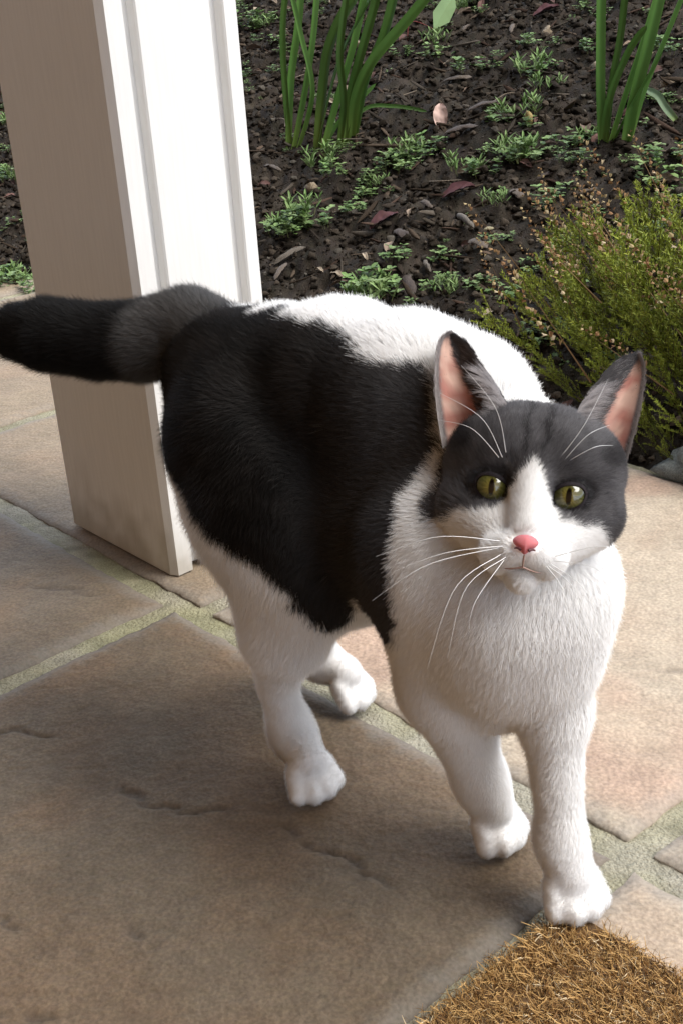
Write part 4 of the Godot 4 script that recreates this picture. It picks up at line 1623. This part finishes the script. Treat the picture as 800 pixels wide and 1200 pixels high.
func coat_outline() -> PackedVector2Array:
	return PackedVector2Array([Vector2(-0.509, 0.265), Vector2(-0.491, 0.262), Vector2(-0.459, 0.264), Vector2(-0.428, 0.269), Vector2(-0.407, 0.266), Vector2(-0.388, 0.261), Vector2(-0.367, 0.260), Vector2(-0.355, 0.258), Vector2(-0.346, 0.247), Vector2(-0.341, 0.235), Vector2(-0.340, 0.222), Vector2(-0.343, 0.211), Vector2(-0.337, 0.201), Vector2(-0.334, 0.187), Vector2(-0.334, 0.163), Vector2(-0.341, 0.142), Vector2(-0.357, 0.130), Vector2(-0.400, 0.114), Vector2(-0.369, 0.154), Vector2(-0.406, 0.118), Vector2(-0.404, 0.128), Vector2(-0.409, 0.149), Vector2(-0.427, 0.167), Vector2(-0.445, 0.177), Vector2(-0.468, 0.188), Vector2(-0.490, 0.197), Vector2(-0.515, 0.217), Vector2(-0.615, 0.217), Vector2(-0.659, 0.315), Vector2(-0.509, 0.295)])
const SIDE_LAT = Vector3(0.0891, 0.0000, 0.9960)
const SIDE_LAT0 = -0.5071
func spine_side() -> PackedVector2Array:
	return PackedVector2Array([Vector2(-0.629, -0.401), Vector2(-0.510, -0.448), Vector2(-0.499, -0.447), Vector2(-0.469, -0.449), Vector2(-0.429, -0.454), Vector2(-0.382, -0.452), Vector2(-0.358, -0.458), Vector2(-0.335, -0.457)])
const HEAD_AT = Vector3(0.3806, 0.2270, 0.0523)
const HEAD_X = Vector3(0.7963, -0.1041, -0.5959)
const HEAD_Y = Vector3(-0.1743, 0.9038, -0.3909)
const HEAD_Z = Vector3(0.5792, 0.4151, 0.7015)
func left_ear_outer() -> PackedVector3Array:  # millimetres in the head's own axes
	return PackedVector3Array([Vector3(-41.8, 10.6, -15.7), Vector3(-45.1, 21.9, -16.7), Vector3(-47.7, 35.3, -19.0), Vector3(-48.5, 47.1, -22.4), Vector3(-47.9, 56.5, -25.9), Vector3(-44.6, 60.4, -28.6)])
func left_ear_inner() -> PackedVector3Array:  # millimetres in the head's own axes
	return PackedVector3Array([Vector3(-11.8, 24.2, -4.4), Vector3(-15.0, 31.6, -8.3), Vector3(-21.9, 40.7, -13.8), Vector3(-29.7, 50.0, -20.2), Vector3(-35.8, 56.5, -25.6), Vector3(-42.7, 60.7, -28.9)])
func right_ear_outer() -> PackedVector3Array:  # millimetres in the head's own axes
	return PackedVector3Array([Vector3(41.1, 8.6, -23.5), Vector3(42.9, 20.3, -25.3), Vector3(44.2, 33.2, -28.0), Vector3(44.6, 44.7, -31.6), Vector3(44.1, 54.2, -35.0), Vector3(41.7, 59.9, -36.9)])
func right_ear_inner() -> PackedVector3Array:  # millimetres in the head's own axes
	return PackedVector3Array([Vector3(12.7, 23.9, -5.9), Vector3(16.1, 30.8, -9.7), Vector3(20.4, 40.3, -15.8), Vector3(26.1, 49.0, -23.1), Vector3(32.4, 56.5, -30.4), Vector3(38.9, 60.0, -36.5)])
func whisker_paths() -> Array:
	return [[Vector3(-11.8, 9.5, 18.5), Vector3(-18.0, 27.1, 26.7), Vector3(-34.0, 43.0, 28.3)],
		[Vector3(-13.0, 7.2, 19.8), Vector3(-23.1, 22.2, 27.6), Vector3(-42.1, 31.0, 24.9)],
		[Vector3(-14.4, 7.0, 20.0), Vector3(-26.7, 17.5, 28.4), Vector3(-41.8, 19.8, 20.3)],
		[Vector3(10.9, 9.9, 16.2), Vector3(18.9, 24.2, 21.5), Vector3(26.4, 44.3, 19.5)],
		[Vector3(12.5, 8.6, 16.0), Vector3(20.8, 20.2, 21.4), Vector3(29.6, 25.7, 14.8)],
		[Vector3(14.6, 8.9, 15.7), Vector3(24.2, 15.6, 21.1), Vector3(32.3, 17.5, 9.7)],
		[Vector3(-9.6, -27.0, 35.9), Vector3(-34.3, -27.8, 46.6), Vector3(-58.2, -38.8, 45.5)],
		[Vector3(-9.9, -29.8, 37.1), Vector3(-37.0, -39.5, 47.5), Vector3(-57.5, -56.8, 46.1)],
		[Vector3(-8.6, -32.4, 37.0), Vector3(-24.9, -47.5, 49.1), Vector3(-32.1, -81.1, 48.6)],
		[Vector3(-7.0, -34.4, 36.9), Vector3(-16.3, -52.0, 48.1), Vector3(-17.5, -65.9, 45.8)],
		[Vector3(-8.3, -28.9, 36.8), Vector3(-30.8, -34.0, 46.4), Vector3(-52.3, -45.1, 44.9)],
		[Vector3(-6.4, -33.2, 36.8), Vector3(-20.6, -47.0, 48.5), Vector3(-24.5, -75.4, 47.3)],
		[Vector3(13.3, -30.6, 33.8), Vector3(29.4, -24.1, 40.3), Vector3(39.3, -25.2, 35.9)],
		[Vector3(12.9, -32.4, 33.9), Vector3(28.7, -32.8, 40.8), Vector3(39.0, -40.4, 36.6)],
		[Vector3(12.4, -34.2, 34.1), Vector3(25.3, -41.1, 41.6), Vector3(35.4, -56.4, 37.8)],
		[Vector3(10.4, -35.1, 34.4), Vector3(18.2, -43.9, 42.8), Vector3(22.4, -61.3, 39.9)],
		[Vector3(11.4, -35.0, 34.3), Vector3(22.0, -42.1, 42.2), Vector3(28.1, -58.3, 38.9)]]
const CAM_AT = Vector3(0.7057, 0.4600, 0.4460)
const CAM_X = Vector3(0.6781, -0.0609, -0.7325)
const CAM_Y = Vector3(-0.2824, 0.8985, -0.3361)
const CAM_Z = Vector3(0.6786, 0.4348, 0.5921)
func daffodil_leaves_left() -> Array:  # blades: width, then points from the base up
	return [[0.0112, Vector3(-0.775, 0.134, -0.792), Vector3(-0.767, 0.221, -0.798), Vector3(-0.753, 0.306, -0.810), Vector3(-0.745, 0.404, -0.822)],
		[0.0103, Vector3(-0.764, 0.135, -0.794), Vector3(-0.744, 0.210, -0.804), Vector3(-0.728, 0.290, -0.814), Vector3(-0.722, 0.393, -0.829)],
		[0.0092, Vector3(-0.752, 0.134, -0.791), Vector3(-0.728, 0.205, -0.803), Vector3(-0.731, 0.286, -0.792), Vector3(-0.730, 0.354, -0.776)],
		[0.0143, Vector3(-0.710, 0.134, -0.791), Vector3(-0.688, 0.199, -0.797), Vector3(-0.662, 0.270, -0.811), Vector3(-0.623, 0.348, -0.846), Vector3(-0.577, 0.408, -0.875)],
		[0.0134, Vector3(-0.701, 0.134, -0.793), Vector3(-0.677, 0.208, -0.807), Vector3(-0.652, 0.275, -0.817), Vector3(-0.637, 0.380, -0.844)],
		[0.0103, Vector3(-0.681, 0.139, -0.807), Vector3(-0.662, 0.197, -0.803), Vector3(-0.655, 0.266, -0.795), Vector3(-0.642, 0.352, -0.805)],
		[0.0143, Vector3(-0.671, 0.145, -0.823), Vector3(-0.653, 0.199, -0.816), Vector3(-0.622, 0.251, -0.822), Vector3(-0.574, 0.306, -0.850), Vector3(-0.529, 0.356, -0.870)],
		[0.0153, Vector3(-0.673, 0.148, -0.831), Vector3(-0.655, 0.222, -0.839), Vector3(-0.625, 0.283, -0.851), Vector3(-0.605, 0.367, -0.868)],
		[0.0123, Vector3(-0.678, 0.142, -0.815), Vector3(-0.661, 0.213, -0.818), Vector3(-0.636, 0.264, -0.817), Vector3(-0.612, 0.329, -0.825), Vector3(-0.591, 0.391, -0.827)],
		[0.0061, Vector3(-0.700, 0.135, -0.795), Vector3(-0.690, 0.160, -0.808), Vector3(-0.675, 0.184, -0.826), Vector3(-0.653, 0.216, -0.857)],
		[0.0052, Vector3(-0.679, 0.141, -0.812), Vector3(-0.669, 0.180, -0.843), Vector3(-0.638, 0.184, -0.874), Vector3(-0.599, 0.175, -0.903)],
		[0.0164, Vector3(-0.710, 0.134, -0.791), Vector3(-0.696, 0.208, -0.795), Vector3(-0.677, 0.276, -0.799), Vector3(-0.640, 0.340, -0.821), Vector3(-0.586, 0.389, -0.851)],
		[0.0103, Vector3(-0.772, 0.134, -0.793), Vector3(-0.769, 0.216, -0.789), Vector3(-0.762, 0.297, -0.788), Vector3(-0.750, 0.384, -0.799)]]
func daffodil_leaves_right() -> Array:  # blades: width, then points from the base up
	return [[0.0112, Vector3(-0.266, 0.160, -0.863), Vector3(-0.261, 0.226, -0.850), Vector3(-0.258, 0.303, -0.843), Vector3(-0.253, 0.377, -0.835)],
		[0.0092, Vector3(-0.262, 0.160, -0.864), Vector3(-0.252, 0.230, -0.859), Vector3(-0.237, 0.293, -0.854), Vector3(-0.226, 0.358, -0.847)],
		[0.0123, Vector3(-0.261, 0.161, -0.868), Vector3(-0.240, 0.220, -0.867), Vector3(-0.219, 0.283, -0.870), Vector3(-0.200, 0.355, -0.877)],
		[0.0143, Vector3(-0.236, 0.161, -0.868), Vector3(-0.220, 0.213, -0.857), Vector3(-0.203, 0.280, -0.858), Vector3(-0.188, 0.356, -0.864)],
		[0.0143, Vector3(-0.234, 0.163, -0.872), Vector3(-0.216, 0.226, -0.871), Vector3(-0.193, 0.292, -0.879), Vector3(-0.169, 0.363, -0.891)],
		[0.0082, Vector3(-0.259, 0.163, -0.872), Vector3(-0.233, 0.197, -0.859), Vector3(-0.205, 0.238, -0.854), Vector3(-0.176, 0.277, -0.848)],
		[0.0082, Vector3(-0.267, 0.159, -0.863), Vector3(-0.252, 0.216, -0.854), Vector3(-0.228, 0.274, -0.857), Vector3(-0.197, 0.304, -0.847)]]
func loose_leaves() -> Array:  # blades: width, then points from the base up
	return [[0.0090, Vector3(-0.209, 0.185, -0.935), Vector3(-0.223, 0.201, -0.930), Vector3(-0.234, 0.215, -0.928), Vector3(-0.245, 0.222, -0.920)]]
func weed_spots() -> PackedVector3Array:  # x, z, size
	return PackedVector3Array([Vector3(-0.520, -0.797, 1.30), Vector3(-0.532, -0.733, 0.70), Vector3(-0.555, -0.621, 1.50), Vector3(-0.634, -0.734, 1.00), Vector3(-0.441, -0.884, 1.00), Vector3(-0.348, -0.586, 0.80), Vector3(-0.328, -0.529, 1.30), Vector3(-0.306, -0.623, 0.80), Vector3(-0.409, -0.797, 1.20), Vector3(-0.353, -0.817, 1.30), Vector3(-0.312, -0.860, 0.90), Vector3(-0.300, -0.885, 0.70), Vector3(-0.136, -0.829, 1.20), Vector3(-0.605, -0.996, 0.90), Vector3(-0.508, -0.991, 1.20), Vector3(-1.226, -1.126, 1.30), Vector3(-0.737, -1.059, 1.00), Vector3(-0.916, -0.393, 1.30), Vector3(-1.285, -0.610, 1.00), Vector3(-0.438, -0.968, 0.90), Vector3(-0.263, -0.968, 0.80), Vector3(-0.316, -0.719, 0.80), Vector3(-0.247, -0.752, 0.90), Vector3(-0.802, -1.059, 0.80), Vector3(-0.592, -0.609, 1.00), Vector3(-0.513, -0.666, 0.80), Vector3(-0.247, -0.564, 0.80), Vector3(-0.562, -1.077, 0.80), Vector3(-0.457, -1.085, 0.80), Vector3(-0.761, -1.170, 1.00), Vector3(-0.521, -0.708, 0.70), Vector3(-1.502, -0.726, 1.00), Vector3(-1.085, -1.052, 0.80), Vector3(-0.337, -1.094, 0.90), Vector3(-0.168, -0.659, 0.80), Vector3(-0.184, -0.582, 0.80), Vector3(-0.916, -0.373, 1.20), Vector3(-0.856, -0.376, 0.90)])
func litter_spots() -> PackedVector3Array:  # x, z, kind
	return PackedVector3Array([Vector3(-0.550, -0.879, 0), Vector3(-0.495, -0.903, 1), Vector3(-0.376, -0.723, 2), Vector3(-0.314, -0.600, 3), Vector3(-0.604, -0.683, 4), Vector3(-0.400, -0.886, 5), Vector3(-0.287, -0.677, 6), Vector3(-0.672, -0.925, 7), Vector3(-0.636, -1.131, 1), Vector3(-0.729, -1.128, 1), Vector3(-0.575, -1.137, 4), Vector3(-0.893, -1.052, 4), Vector3(-0.434, -0.650, 2), Vector3(-0.385, -0.630, 1), Vector3(-0.299, -0.741, 1), Vector3(-0.521, -0.674, 7), Vector3(-0.830, -0.826, 7), Vector3(-0.513, -0.561, 3), Vector3(-0.402, -1.032, 4), Vector3(-0.279, -1.012, 4), Vector3(-0.608, -0.976, 1), Vector3(-0.569, -0.810, 1), Vector3(-0.313, -0.570, 1), Vector3(-0.265, -0.634, 1), Vector3(-0.428, -0.753, 7), Vector3(-0.483, -0.846, 1), Vector3(-0.494, -0.529, 1), Vector3(-0.492, -0.943, 7), Vector3(-0.299, -0.798, 1), Vector3(-0.218, -0.776, 1), Vector3(-0.229, -0.593, 6), Vector3(-0.945, -0.966, 7), Vector3(-0.735, -0.726, 1), Vector3(-0.608, -1.176, 2), Vector3(-0.497, -1.156, 1), Vector3(-0.348, -1.071, 6), Vector3(-0.400, -0.691, 1), Vector3(-0.320, -0.673, 3)])
